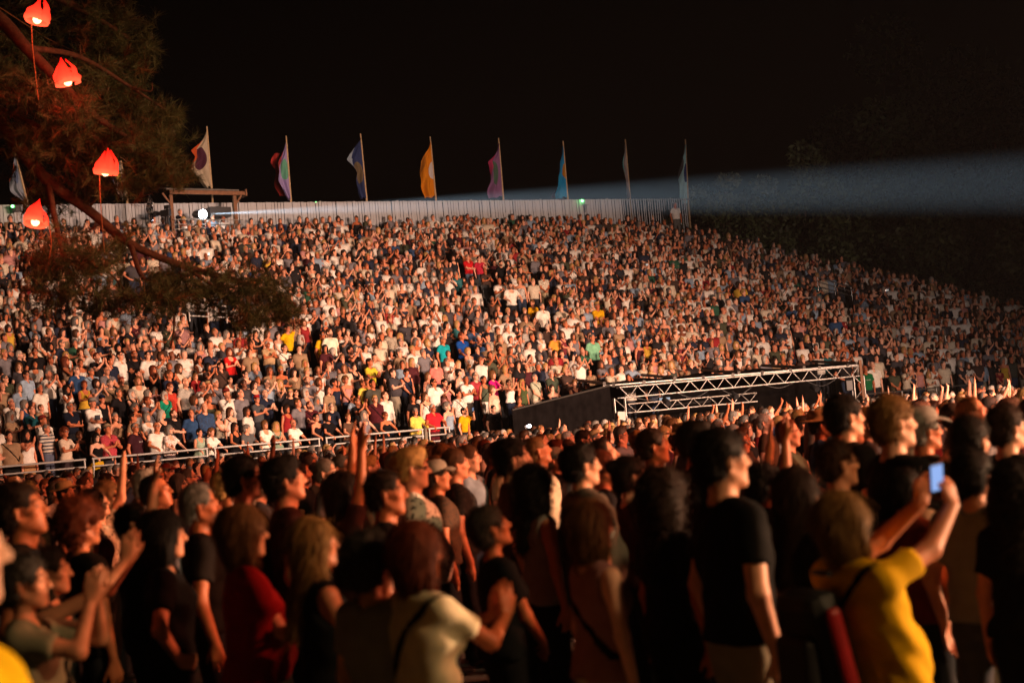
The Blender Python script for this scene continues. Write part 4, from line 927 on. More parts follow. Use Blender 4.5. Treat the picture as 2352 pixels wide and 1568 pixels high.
def variant(quality, **spec):
    """meshes of one kind of person, shared by everybody who looks that way"""
    key = (quality, repr(sorted(spec.items(), key=lambda x: x[0])))
    if key in _var: return _var[key]
    q = Q[quality]; parts = person_parts(h=q['h'], hs=q['hs'], hl=q['hl'], hh=q['hh'], fuzz=q['fuzz'], folds=q['folds'], coarse=q['coarse'], **spec); out = {}
    for k, v in parts.items():
        if k[0] == '_': out[k] = v; continue
        lk = (k, quality, spec.get('girth'), spec.get('bottom'))
        if k in ('trousers', 'shorts', 'skirt', 'shoe', 'shoe_') and lk in _legs: out[k] = _legs[lk]; continue
        mat = M_skin if k == 'body' else M_hair if k == 'hair' else M_frame if k[:4] == 'shoe' else M_cloth[None]
        me = np_mesh('person' if k == 'body' else k.strip('_'), v[0], v[1], mat, True, v[2])
        out[k] = decim(me, q['ratio']) if k == 'body' else me
        if k in ('trousers', 'shorts', 'skirt', 'shoe', 'shoe_'): _legs[lk] = me
    _var[key] = out; return out

# things worn on the head, in the head's own frame
def ring_mesh(name, dark):
    V, F = [], []
    for s in (1, -1):
        for rr in (1.0, .80):
            for k in range(12):
                a = 2 * PI * k / 12; V.append((.104 - .10 * abs(.034 + .022 * rr * math.cos(a)) * .35, s * (.034 + .023 * rr * math.cos(a)), -.003 + .018 * rr * math.sin(a)))
    for s in (0, 24):
        for k in range(12): F.append((s + k, s + (k + 1) % 12, s + 12 + (k + 1) % 12, s + 12 + k))
    n0 = len(F)
    for s in (0, 24): F.append(tuple(s + 12 + k for k in range(12)))
    b = len(V)
    for s in (1, -1): V += [(.100, s * .056, .004), (.100, s * .056, -.001), (-.01, s * .083, .004), (-.01, s * .083, -.001)]
    V += [(.103, .012, .004), (.103, .012, -.001), (.103, -.012, .004), (.103, -.012, -.001)]
    for k in range(3): q = b + 4 * k; F.append((q, q + 1, q + 3, q + 2))
    me = bpy.data.meshes.new(name); me.from_pydata(V, [], F); me.materials.append(M_frame); me.materials.append(M_lens_dark if dark else M_glass)
    me.polygons[n0].material_index = me.polygons[n0 + 1].material_index = 1; return me
GLASSES, SHADES = ring_mesh('glasses', False), ring_mesh('sunglasses', True)
def lathe_mesh(name, prof, seg=20, sx=1.0, front=None):
    V, F = [], []
    for r, z in prof:
        for k in range(seg):
            a = 2 * PI * k / seg; x, y = r * 1.12 * math.cos(a), r * .95 * math.sin(a); V.append((x - .014, y, z + (.012 * math.cos(2 * a) * (r > .12))))
    for j in range(len(prof) - 1):
        for k in range(seg): F.append((j * seg + k, j * seg + (k + 1) % seg, (j + 1) * seg + (k + 1) % seg, (j + 1) * seg + k))
    F.append(tuple((len(prof) - 1) * seg + k for k in range(seg)))
    if front:
        b = len(V)
        for j in range(4):
            for i in range(9): a = (i / 8 - .5) * 2.0; r = .098 + .024 * j; V.append((-.014 + 1.12 * r * math.cos(a * (1 - .12 * j)) , .95 * r * math.sin(a * (1 - .12 * j)) , .066 - .006 * j * j * .6 - .02 * abs(i / 8 - .5)))
        for j in range(3):
            for i in range(8): q = b + j * 9 + i; F.append((q, q + 1, q + 10, q + 9))
    me = bpy.data.meshes.new(name); me.from_pydata(V, [], F); me.materials.append(M_cloth[None]); me.polygons.foreach_set('use_smooth', np.ones(len(me.polygons), bool)); return me
CAP = lathe_mesh('cap', [(.100, .045), (.102, .08), (.092, .115), (.065, .138), (.03, .148)], front=True)
HAT = lathe_mesh('hat', [(.185, .055), (.150, .066), (.104, .068), (.102, .10), (.095, .14), (.07, .155), (.02, .150)])

people = []     # (object, info) of everybody who is an object of their own
def put(quality, spec, loc, yaw, scale, cols, extra=(), quick=None, pattern=None, hat=None):
    v = variant(quality, **spec); HC, HR = v['_head']
    o = bpy.data.objects.new('person', v['body']); C.objects.link(o); o.color = (*lin(cols['skin']), 1)
    o.matrix_world = Matrix.Translation(loc) @ Matrix.Rotation(yaw, 4, 'Z') @ Matrix.Scale(scale, 4)
    def part(name, me, col, mat=None, m=None):
        c = bpy.data.objects.new(name, me); C.objects.link(c); c.parent = o; c.color = (*lin(col), 1)
        if m is not None: c.matrix_local = m
        if mat is not None: c.material_slots[0].link = 'OBJECT'; c.material_slots[0].material = mat
        return c
    for k in ('hair', 'shirt', 'trousers', 'shorts', 'skirt', 'strap', 'shoe', 'shoe_'):
        if k not in v or (k == 'hair' and hat == 'hat' and False): continue
        if k == 'shirt': part(k if spec.get('top') != 'dress' else 'dress', v[k], cols['shirt'], M_cloth[pattern] if pattern else None)
        elif k == 'hair': part(k, v[k], cols['hair'])
        elif k == 'strap': part(k, v[k], cols.get('strap', '0c0b0b'))
        elif k[:4] == 'shoe': part('shoe', v[k], '151311')
        else: part(k, v[k], cols['legs'])
    hm = Matrix.Translation(Vector(HC)) @ Matrix([list(r) for r in HR]).to_4x4()
    if 'glasses' in extra: part('glasses', GLASSES, 'ffffff', m=hm)
    if 'shades' in extra: part('sunglasses', SHADES, 'ffffff', m=hm)
    if 'shades_up' in extra: part('sunglasses', SHADES, 'ffffff', m=hm @ Matrix.Translation((-.025, 0, .085)) @ Matrix.Rotation(-.5, 4, 'Y'))
    if hat: part('cap' if hat[0] == 'cap' else 'hat', CAP if hat[0] == 'cap' else HAT, hat[1], m=hm)
    return o, v
def phone(label, loc, rot, screen=(.5, .6, .9), strength=.6, lit=True, body=(.02, .02, .022)):
    r = empty('phone', loc); r.rotation_euler = rot; tag(r, label, 'phone')
    block('case', (0, 0, 0), (.076, .009, .152), noisy('phone_case', body, .3, .1, 20), r, bevel=.003)
    block('screen', (0, -.0062, .020), (.068, .002, .098), glow('phone_screen', screen, strength) if lit else M_lens_dark, r); block('screen_bar', (0, -.0062, -.052), (.068, .002, .038), M_lens_dark, r)
    block('camera_bump', (-.02, .006, .052), (.026, .004, .034), M_lens_dark, r, bevel=.001); return r

# ------------------------------------------------ spectators of the stand that the photograph singles out
SLOPE = RISE / DEPTH
def on_stand(px, py, sc_=1.0):
    """s, t, row of somebody in the stand whose head shows at px, py"""
    v = CAM_R @ Vector(((px - 1176) / FPX, -(py - 784) / FPX, -1)); lo_, hi_ = 25.0, 95.0
    for _ in range(50):
        m = (lo_ + hi_) / 2; p = CAM + v * (m / v.y); d = p - P0; t = d.dot(ND)
        if p.z > Z0 + SLOPE * (t - .42) + 1.64 * sc_: lo_ = m
        else: hi_ = m
    t = max(t, .30); i = int(max(0, min(ROWS, math.floor(t / DEPTH)))); s = d.dot(RD)
    return s, t, i, p
W_, K_, N_ = 'e9e4da', '18161a', '1d2536'
EXPL = [  # px, py, sex, hair, hair colour, top, shirt, legs, arms, label, options
 (426, 877, 'm', 'bald', 'white', 'tee', 'd9d3c6', '24283a', ('down', 'down'), 'bald bearded man in a striped tee standing tall on the steps', dict(pattern='stripe', beard=2, girth=1.1)),
 (378, 907, 'f', 'bob', 'white', 'vee', '118a6a', '20242c', ('down', 'down'), 'white-haired woman in a bright green blouse in front of the striped tee', dict(glasses=1, strap=-1)),
 (390, 888, 'f', 'short', 'auburn', 'tee', 'c8402c', '20242c', ('down', 'down'), 'red-haired person in red patterned top behind the green blouse', dict(pattern='floral', glasses=1)),
 (311, 981, 'm', 'receding', 'grey', 'tee', '3a1a22', '1c1c22', ('mouth', 'down'), 'man in maroon printed tee with a hand at his mouth at the railing', dict(glasses=1, text='RICO')),
 (357, 979, 'm', 'bald', 'grey', 'tee', 'f1ece2', '3a3d46', ('rail', 'rail'), 'bald man in plain white tee with both hands on the railing', dict(glasses=1, girth=1.12)),
 (386, 986, 'f', 'bob', 'grey', 'vee', 'eadfd6', '3a3034', ('rail', 'rail'), 'woman in white top with red flowers leaning on the railing', dict(pattern='floral', glasses=1)),
 (247, 984, 'm', 'short', 'salt and pepper', 'shirt', 'b8424e', '2a2a30', ('clap', 'clap'), 'clapping man in pink flowered shirt and tan cap at the railing', dict(pattern='floral', hat=('cap', '9c8468'))),
 (220, 1004, 'f', 'bob', 'black', 'strappy', '141214', 'caa21e', ('rail', 'rail'), 'dark-haired woman in black camisole and yellow skirt at the railing', dict(bottom='skirt', glasses=1)),
 (149, 992, 'f', 'curly', 'auburn', 'tee', 'd8c4ae', '3a3034', ('clap', 'clap'), 'curly red-haired woman in beige tee clapping by the railing', dict(glasses=1)),
 (107, 983, 'm', 'short', 'grey', 'polo', 'cfc9be', '5a6276', ('down', 'down'), 'grey-haired man in white polo with broad navy bands', dict(pattern='band')),
 (60, 998, 'f', 'longcurly', 'black', 'strappy', 'f0eae0', 'b98d63', ('down', 'claphi'), 'smiling curly-haired woman in white bandeau and tan skirt', {}),
 (463, 992, 'f', 'short', 'black', 'tank', '9db5a0', '30343c', ('rail', 'rail'), 'black-haired woman in sage tank top holding the railing', {}),
 (497, 998, 'f', 'curly', 'light brown', 'shirt', 'f0ebe2', '30343c', ('rail', 'rail'), 'woman with light curls in white blouse at the railing', {}),
 (539, 979, 'f', 'long', 'dark brown', 'tank', '121114', '1c1c22', ('rail', 'rail'), 'long-haired woman in black vest gripping the railing', dict(glasses=1)),
 (577, 983, 'm', 'curly', 'grey', 'tee', '5a5c5e', '24262c', ('rail', 'rail'), 'grey curly-haired man in charcoal tee turning at the railing', dict(look=(.5, .05, 0))),
 (609, 974, 'f', 'bob', 'light brown', 'vee', 'f2ece0', '30343c', ('rail', 'rail'), 'woman with fair bob in white v-neck at the railing', dict(glasses=1)),
 (642, 977, 'f', 'longcurly', 'blond', 'tank', '7d9482', '30343c', ('clap', 'clap'), 'curly blond woman in pale green vest clapping at the railing', {}),
 (681, 970, 'm', 'bald', 'grey', 'tee', 'eee7db', '30343c', ('rail', 'rail'), 'man in white tee with red print at the railing', dict(glasses=1, beard=2)),
 (234, 916, 'f', 'short', 'dark brown', 'tank', '141316', '1c1c22', ('down', 'down'), 'woman in black vest and navy cap with white badge', dict(hat=('cap', '141c33'))),
 (212, 924, 'm', 'short', 'grey', 'tee', 'eee9df', '2a2c34', ('fold', 'fold'), 'man in grey cap and white tee with a dark square print', dict(hat=('cap', '8b8680'), square=1)),
 (161, 933, 'm', 'crop', 'grey', 'polo', '141a28', '22242a', ('fold', 'fold'), 'man in dark navy polo with folded arms and glasses', dict(glasses=1)),
 (73, 941, 'm', 'receding', 'brown', 'polo', '17525c', '22242a', ('clap', 'clap'), 'stout man in teal polo clapping', dict(girth=1.18)),
 (660, 753, 'f', 'short', 'black', 'tee', 'e2b40e', '141416', ('phonehi', 'hip'), 'woman in yellow tee holding her phone high in the dark aisle', dict(phone='phone held high by the woman in yellow in the aisle')),
 (741, 768, 'm', 'short', 'black', 'tee', 'dbb01a', '22242a', ('down', 'down'), 'man in yellow lettered tee behind the tall white tee', dict(glasses=1)),
 (757, 763, 'm', 'short', 'brown', 'tee', 'f2e7d0', 'c9bfae', ('down', 'down'), 'tall bearded man all in white standing in the aisle', dict(beard=1, tall=1.08)),
 (527, 807, 'f', 'bob', 'auburn', 'vee', 'c8201f', '22242a', ('clap', 'clap'), 'woman in scarlet blouse clapping', dict(glasses=1)),
 (615, 790, 'm', 'crop', 'white', 'polo', 'b79a74', '33404e', ('clap', 'clap'), 'white-bearded man in tan polo and sunglasses clapping', dict(shades=1, beard=2, girth=1.15)),
 (653, 798, 'f', 'short', 'dark brown', 'loose', 'f1eadc', '22242a', ('down', 'clap'), 'woman in loose white blouse with thin dark strap', dict(glasses=1, strap=1)),
 (590, 916, 'm', 'short', 'black', 'tee', '4a4c50', '22242a', ('clap', 'clap'), 'man in bright red cap and grey tee clapping', dict(hat=('cap', 'b0141c'), glasses=1)),
 (529, 872, 'f', 'short', 'black', 'tank', 'efe8da', '8d9580', ('front', 'front'), 'woman in sleeveless white tunic with hands joined', dict(glasses=1)),
 (60, 860, 'm', 'quiff', 'dark brown', 'shirt', '9db4cc', '22242a', ('down', 'down'), 'man in pale blue shirt, hair swept up, near the pine', dict(glasses=1)),
 (92, 890, 'm', 'short', 'grey', 'tee', 'ece5d6', '22242a', ('down', 'down'), 'grey man in cream tee below the pale blue shirt', {}),
 (954, 944, 'f', 'short', 'grey', 'long', 'e8cf5e', '6b6a60', ('rail', 'rail'), 'woman in pale yellow hooded top at the end of the railing', dict(glasses=1, girth=1.12)),
 (995, 936, 'm', 'receding', 'white', 'polo', 'bb2430', '4a1a20', ('rail', 'rail'), 'white-haired man in red polo at the last rail post', dict(glasses=1, girth=1.15)),
 (994, 878, 'm', 'short', 'black', 'shirt', 'e6e2da', '4a4640', ('rail', 'down'), 'man in open white shirt and dark sunglasses', dict(shades=1)),
 (1021, 878, 'f', 'bun', 'black', 'tee', 'd9938a', '2c4058', ('mouth', 'claphi'), 'woman in pink striped tee and denim shorts calling out', dict(glasses=1, pattern='stripe', bottom='shorts')),
 (1070, 871, 'm', 'crop', 'salt and pepper', 'tee', 'e6e4dc', '36322f', ('clap', 'clap'), 'man in white tee and dark jeans clapping by the stairs', {}),
 (1111, 871, 'f', 'bun', 'dark brown', 'tank', '4f5a49', 'f2ede2', ('down', 'down'), 'woman in olive vest and white shorts with a black shoulder bag', dict(strap=-1, bottom='shorts')),
 (1131, 860, 'f', 'bob', 'light brown', 'tee', 'dd1e86', '30282c', ('clap', 'clap'), 'woman in hot pink tee clapping', {}),
 (1092, 863, 'm', 'receding', 'salt and pepper', 'tee', 'b3303a', '22242a', ('down', 'down'), 'man in red checked tee behind the white tee', dict(pattern='check', glasses=1)),
 (1169, 878, 'f', 'short', 'dark brown', 'strappy', 'f0e2da', '1e2638', ('phone', 'phone'), 'woman in white strappy top filming with a red phone', dict(glasses=1, phone='red phone raised beside the white strappy top', pcol=(.7, .05, .03))),
 (1199, 878, 'f', 'long', 'blond', 'dress', '47562f', '2a3320', ('down', 'down'), 'blond woman in green leafy dress by the black cloth wall', dict(pattern='leopard')),
 (1228, 866, 'm', 'crop', 'grey', 'tee', 'a9b09a', 'd0c4ae', ('front', 'front'), 'man in sage tee with black chest strap', dict(strap=1)),
 (1266, 857, 'm', 'receding', 'white', 'polo', '3f4a3c', '2a2c2e', ('front', 'front'), 'white-haired man in dark olive shirt above the cloth wall', dict(glasses=1)),
 (1095, 951, 'm', 'short', 'black', 'tee', 'e0a410', '22242a', ('phone', 'down'), 'bearded man in amber yellow tee filming at the stair foot', dict(glasses=1, beard=1, phone='black phone held up by the amber yellow tee')),
 (1155, 939, 'm', 'short', 'black', 'tee', '231d1e', '22242a', ('down', 'down'), 'man in black band tee beside the black cloth wall', dict(glasses=1, text='Ser\nPunk', girth=1.15)),
 (849, 831, 'f', 'short', 'dark brown', 'loose', 'd3c53a', '2a2c30', ('clap', 'clap'), 'dark-haired woman in lime yellow blouse clapping', {}),
 (805, 804, 'm', 'short', 'black', 'tee', '1b191b', '22242a', ('phone', 'phone'), 'man in black tee filming beside the empty aisle', dict(beard=1)),
 (932, 854, 'f', 'short', 'dark brown', 'dress', '232a3e', '22242a', ('down', 'front'), 'woman in navy sundress looking down at her phone', dict(look=(0, -.3, 0), strap=1)),
 (888, 953, 'f', 'bun', 'auburn', 'strappy', '131114', '22242a', ('rail', 'rail'), 'red-haired woman in black straps and sunglasses at the railing', dict(shades=1)),
 (799, 957, 'f', 'short', 'light brown', 'tee', '5b4436', '22242a', ('rail', 'rail'), 'fair short-haired woman in brown tee at the railing', dict(girth=1.12)),
 (750, 957, 'f', 'bob', 'black', 'tee', '121114', '22242a', ('rail', 'rail'), 'woman with black fringe in black tee at the railing', dict(glasses=1)),
 (724, 958, 'f', 'short', 'black', 'strappy', '16131a', '22242a', ('rail', 'rail'), 'woman in black sequinned camisole at the railing', dict(glasses=1)),
 (821, 921, 'm', 'short', 'brown', 'tee', '18171a', '22242a', ('claphi', 'claphi'), 'man in black tee clapping with hands by his face', dict(glasses=1)),
 (761, 933, 'm', 'crop', 'grey', 'tee', '1b2131', '22242a', ('down', 'down'), 'man in navy tee standing behind the railing women', dict(glasses=1, girth=1.1)),
 (856, 880, 'm', 'short', 'black', 'tee', '4a4a42', '22242a', ('down', 'down'), 'young man in grey-green tee below the lime blouse', {}),
 (835, 890, 'm', 'short', 'brown', 'tee', 'd9c653', '22242a', ('down', 'down'), 'fair boy in yellow shirt beside the grey-green tee', dict(tall=.86)),
 (1017, 780, 'm', 'crop', 'grey', 'tee', '14a3ad', '22242a', ('down', 'down'), 'man in turquoise tee in mid stand', dict(glasses=1)),
 (1060, 771, 'm', 'short', 'auburn', 'polo', '164a9c', '22242a', ('front', 'front'), 'man in royal blue polo with sunglasses at his collar', {}),
 (1086, 754, 'm', 'short', 'brown', 'polo', '3d5273', '22242a', ('fold', 'fold'), 'man in slate blue polo with folded arms', {}),
 (1273, 771, 'm', 'short', 'salt and pepper', 'tee', 'dd9a3c', '22242a', ('down', 'down'), 'man in apricot yellow tee in mid stand', dict(glasses=1)),
 (1360, 775, 'm', 'crop', 'grey', 'tee', '7fc09a', '22242a', ('down', 'down'), 'man in mint green tee right of the apricot tee', {}),
 (1372, 702, 'm', 'short', 'grey', 'tee', 'd7a410', '24303c', ('fold', 'fold'), 'man in straw hat and golden tee with folded arms', dict(hat=('hat', 'b48a52'))),
 (1000, 833, 'm', 'receding', 'grey', 'tee', 'd97f74', '22242a', ('down', 'down'), 'man in salmon pink tee in mid stand', {}),
 (1987, 847, 'm', 'bald', 'grey', 'tee', '1f6a3e', '22242a', ('down', 'down'), 'man in green logo tee beside the control tent', dict(glasses=1, text='Greenleaf')),
 (2004, 838, 'm', 'bald', 'white', 'shirt', 'efe8dc', '22242a', ('down', 'down'), 'bald man in white shirt beside the green logo tee', {}),
 (1074, 591, 'm', 'short', 'grey', 'polo', 'c41e24', '5f7088', ('fold', 'fold'), 'man in red and white polo high in the stand by the gangway', {}),
 (1100, 594, 'm', 'short', 'black', 'tee', 'b8283f', '33404e', ('clap', 'down'), 'man in crimson tee next to the red and white polo', dict(glasses=1)),
 (1150, 604, 'm', 'short', 'black', 'tee', '131214', '1a1a1e', ('down', 'down'), 'tall man in black tee with a grey chest bag by the gangway', dict(beard=1, strap=1)),
 (1041, 592, 'f', 'bob', 'dark brown', 'dress', '22242a', 'b3a183', ('down', 'down'), 'woman in dark dress at the gangway edge', dict(bottom='shorts')),
 (1171, 655, 'm', 'short', 'black', 'vee', 'eee6da', '22242a', ('rail', 'rail'), 'bearded man in white tee behind the gangway handrail', dict(beard=1, hat=('cap', '17161a'))),
 (1247, 634, 'm', 'receding', 'salt and pepper', 'shirt', 'd8cdb8', 'b9a888', ('front', 'front'), 'man in cream leafy shirt above the sloping handrail', dict(pattern='leopard', glasses=1)),
 (1245, 703, 'm', 'short', 'salt and pepper', 'polo', 'efe6d8', '22242a', ('down', 'down'), 'broad man in white polo below the gangway handrail', dict(girth=1.15, beard=2)),
 (1223, 695, 'f', 'bun', 'light brown', 'tee', 'd09a18', '22242a', ('down', 'down'), 'woman in yellow tee with her hair pinned up at the gangway', dict(look=(-.9, -.2, 0))),
 (1550, 470, 'm', 'short', 'grey', 'tee', 'd5d2cc', '5a5a58', ('down', 'down'), 'man in white tee standing tallest at the far end of the fence', dict(stand_i=20)),
 (414, 486, 'm', 'crop', 'grey', 'tee', '15141a', '1a1a1e', ('front', 'front'), 'camera operator in black under the timber shelter', dict(stand_i=20, yawx=.3)),
]
def label_text(o, v, text, spec, size=.052):
    """printed letters following the front of the shirt"""
    cu = bpy.data.curves.new('print', 'FONT'); cu.body = text; cu.align_x = 'CENTER'; cu.size = size
    t = bpy.data.objects.new('print', cu); SIDE.collection.objects.link(t); vl = SIDE.view_layers[0]; vl.update(); me = bpy.data.meshes.new_from_object(t.evaluated_get(vl.depsgraph)); bpy.data.objects.remove(t)
    sv = np.zeros(len(v['shirt'].vertices) * 3, np.float32); v['shirt'].vertices.foreach_get('co', sv); sv = sv.reshape(-1, 3); sv = sv[(sv[:, 0] > 0)]
    for q in me.vertices:
        y, z = q.co.x, q.co.y + 1.24; k = np.argsort((sv[:, 1] - y) ** 2 + (sv[:, 2] - z) ** 2)[:4]; q.co = (float(sv[k, 0].max()) + .008, y, z)
    me.materials.clear(); me.materials.append(M_print); c = bpy.data.objects.new('lettering', me); C.objects.link(c); c.parent = o
M_print = noisy('white_print', (.75, .72, .68), .8, .1, 9); M_print_dark = noisy('dark_print', (.03, .035, .05), .8, .5, 30)
taken = []; keep_clear = []
for e in EXPL:
    px, py, sex, hair, hc, top, shirt, legs, arms, lab, op = e
    tall = op.get('tall', 1.0) * (.955 if sex == 'f' else 1.0)
    if 'stand_i' in op:
        i = op['stand_i']; p = far_at(px, py, 54.0 if px > 1000 else 45.4); foot = p.copy(); foot.z = p.z - 1.64 * tall; s = t = -99
        if px > 1000: pass
    else:
        s, t, i, p = on_stand(px, py, tall); foot = stand(s, t, row_z(i)); taken.append((s, t, i)); keep_clear.append((px, py, seen(p)[2]))
        tall = max(.84, min(1.14, (p.z - foot.z) / 1.64))
    spec = dict(arms=arms, sex=sex, hair=hair, top=top, bottom=op.get('bottom', 'trousers'), girth=op.get('girth', 1.0), look=op.get('look', (rng.uniform(-.25, .25), rng.uniform(.02, .22), rng.uniform(-.08, .08))), beard=op.get('beard', 0), strap=op.get('strap'), seed=rng.randrange(999), lean=.10 if 'rail' in arms else 0.0)
    yaw = math.atan2(STAGE.y - foot.y, STAGE.x - foot.x) + rng.gauss(0, .12) + op.get('yawx', 0)
    ex = [k for k in ('glasses', 'shades') if op.get(k)]
    o, v = put('far', spec, foot, yaw, tall, dict(skin=rng.choice(SKIN[:7]), hair=HAIR[hc], shirt=shirt, legs=legs), ex, pattern=op.get('pattern'), hat=op.get('hat'))
    tag(o, lab, 'person', 'spectators in the grandstand'); people.append((o, foot))
    if 'text' in op: label_text(o, v, op['text'], spec)
    if 'square' in op: b = block('print', (.155, 0, 1.24), (.02, .16, .13), M_print_dark, o, bevel=.004)
    if 'phone' in op:
        Ea, Wa, fd, pn, cu_ = v['_arm'][1]; pl = Vector(Wa) + Vector(unit(fd)) * .13 + Vector((.02, -.04, 0)); w = o.matrix_world @ pl
        phone(op['phone'], w, (.15, 0, yaw + PI / 2 + rng.uniform(-.3, .3)), lit='pcol' not in op, body=op.get('pcol', (.02, .02, .022)), strength=.35)

# ------------------------------------------------ everybody else in the stand and on the floor
PAL = [('white', 'e3ddd3', 25), ('cream', 'd2c5ae', 11), ('black', '1a171a', 14), ('navy', '20273a', 7), ('grey', '77747a', 8), ('charcoal', '413e43', 6), ('pale blue', '8b9fb3', 5), ('blue', '2d4a72', 1.5), ('red', '8f2226', 1.6), ('pink', 'bd8782', 2), ('burgundy', '4b1a22', 2), ('olive', '474a38', 3), ('green', '2c5a44', 1), ('yellow', 'c9a238', .8), ('orange', 'b0602f', .6), ('beige', '9a7f63', 7), ('brown', '43312a', 4), ('teal', '2b6a70', .5)]
def pick(r, items): 
    x = r.random() * sum(i[-1] for i in items)
    for it in items:
        x -= it[-1]
        if x <= 0: return it
    return items[-1]
LIB = []
arm_sets = [('down', 'down'), ('down', 'down'), ('fold', 'fold'), ('clap', 'clap'), ('down', 'down'), ('front', 'front'), ('down', 'mouth'), ('down', 'down'), ('claphi', 'claphi'), ('down', 'hip'), ('down', 'down'), ('phone', 'phone'), ('front', 'front'), ('down', 'down'), ('clap', 'clap'), ('down', 'down'), ('fold', 'fold')]
men = ['short', 'crop', 'receding', 'bald', 'short', 'quiff', 'crop', 'receding', 'short']; women = ['bob', 'long', 'short', 'bun', 'curly', 'bob', 'longcurly', 'long']
lr = random.Random(3)
for k in range(34):
    sex = 'm' if k % 2 else 'f'
    LIB.append(dict(arms=arm_sets[(k // 2) % len(arm_sets)], sex=sex, hair=(men[(k // 2) % len(men)] if sex == 'm' else women[(k // 2) % len(women)]), top=lr.choice(['tee', 'polo', 'shirt', 'tee', 'long'] if sex == 'm' else ['vee', 'tank', 'tee', 'loose', 'strappy', 'shirt']),
        girth=lr.choice([.95, 1.0, 1.0, 1.08, 1.15]), look=(lr.uniform(-.3, .3), lr.uniform(.03, .28), lr.uniform(-.1, .1)), beard=lr.choice([0, 0, 0, 1, 2]) if sex == 'm' else 0, bottom='trousers', strap=lr.choice([None, None, None, None, 1]), seed=k))
HAIRW = [('black', 3), ('dark brown', 5), ('brown', 5), ('light brown', 3), ('blond', 3), ('grey', 4), ('white', 2), ('salt and pepper', 4), ('auburn', 1)]
gaps = [(702, 738, 728, 815), (1097, 640, 1140, 690), (1146, 668, 1262, 712), (1880, 650, 1958, 690), (258, 610, 430, 690), (430, 700, 530, 755), (1030, 930, 1140, 1010), (902, 885, 924, 955)]
POSEW = {('down', 'down'): '', ('fold', 'fold'): 'arms folded', ('clap', 'clap'): 'clapping', ('claphi', 'claphi'): 'clapping high', ('front', 'front'): 'hands joined', ('down', 'mouth'): 'hand at mouth', ('phone', 'phone'): 'both hands raised to film', ('down', 'hip'): 'hand on hip',
    ('up', 'down'): 'one arm raised', ('uphi', 'uphi'): 'both arms raised', ('down', 'up'): 'one arm raised', ('phonehi', 'down'): 'one hand held high', ('rail', 'rail'): 'leaning on the railing'}
HAIRS = {'bald': 'bald', 'receding': 'receding hair', 'crop': 'cropped hair', 'short': 'short hair', 'quiff': 'swept-up hair', 'bob': 'bobbed hair', 'long': 'long hair', 'bun': 'hair in a bun', 'curly': 'curls', 'longcurly': 'long curls'}
TOPW = {'tee': 'tee', 'polo': 'polo', 'shirt': 'shirt', 'long': 'long-sleeved top', 'vee': 'v-neck top', 'tank': 'vest', 'loose': 'blouse', 'strappy': 'strapless top'}
cand = []
pr = random.Random(21)
for i in range(ROWS):
    s = -9.0 + pr.random() * .4
    while s < row_end(i) - .2:
        s += pr.uniform(.34, .47); t = row_t(i) + pr.uniform(-.12, .14)
        if pr.random() < .04: continue
        k = pr.randrange(len(LIB)); sc_ = pr.uniform(.93, 1.05) * (.955 if LIB[k]['sex'] == 'f' else 1.0)
        if pr.random() < .13: sc_ *= .80                                   # sitting or small
        p = stand(s, t, row_z(i)); x, y, d = seen(p + Vector((0, 0, 1.5 * sc_)))
        if not (-180 < x < 2640) or any(a < x < c and b < y < e_ for a, b, c, e_ in gaps): continue
        if any(abs(s - a) < .36 and abs(t - b) < .5 for a, b, c in taken): continue
        if any(d < b - .2 and abs(x - a) < 14 and -12 < y - c_ < 40 for a, c_, b in keep_clear): continue
        if 1215 < x < 1976 and y > (884 - (x - 1398) * .0805 if x > 1398 else 886 + (1400 - x) * .25) - 3: continue
        cand.append(dict(p=p, x=x, y=y, d=d, k=k, sc=sc_, where='stand', row=i))
# floor crowd
floor = []
fr_ = random.Random(5)
def front_t(p): return (Vector(p) - P0).dot(ND)
FG = []     # filled below: ground spots of the nearest people
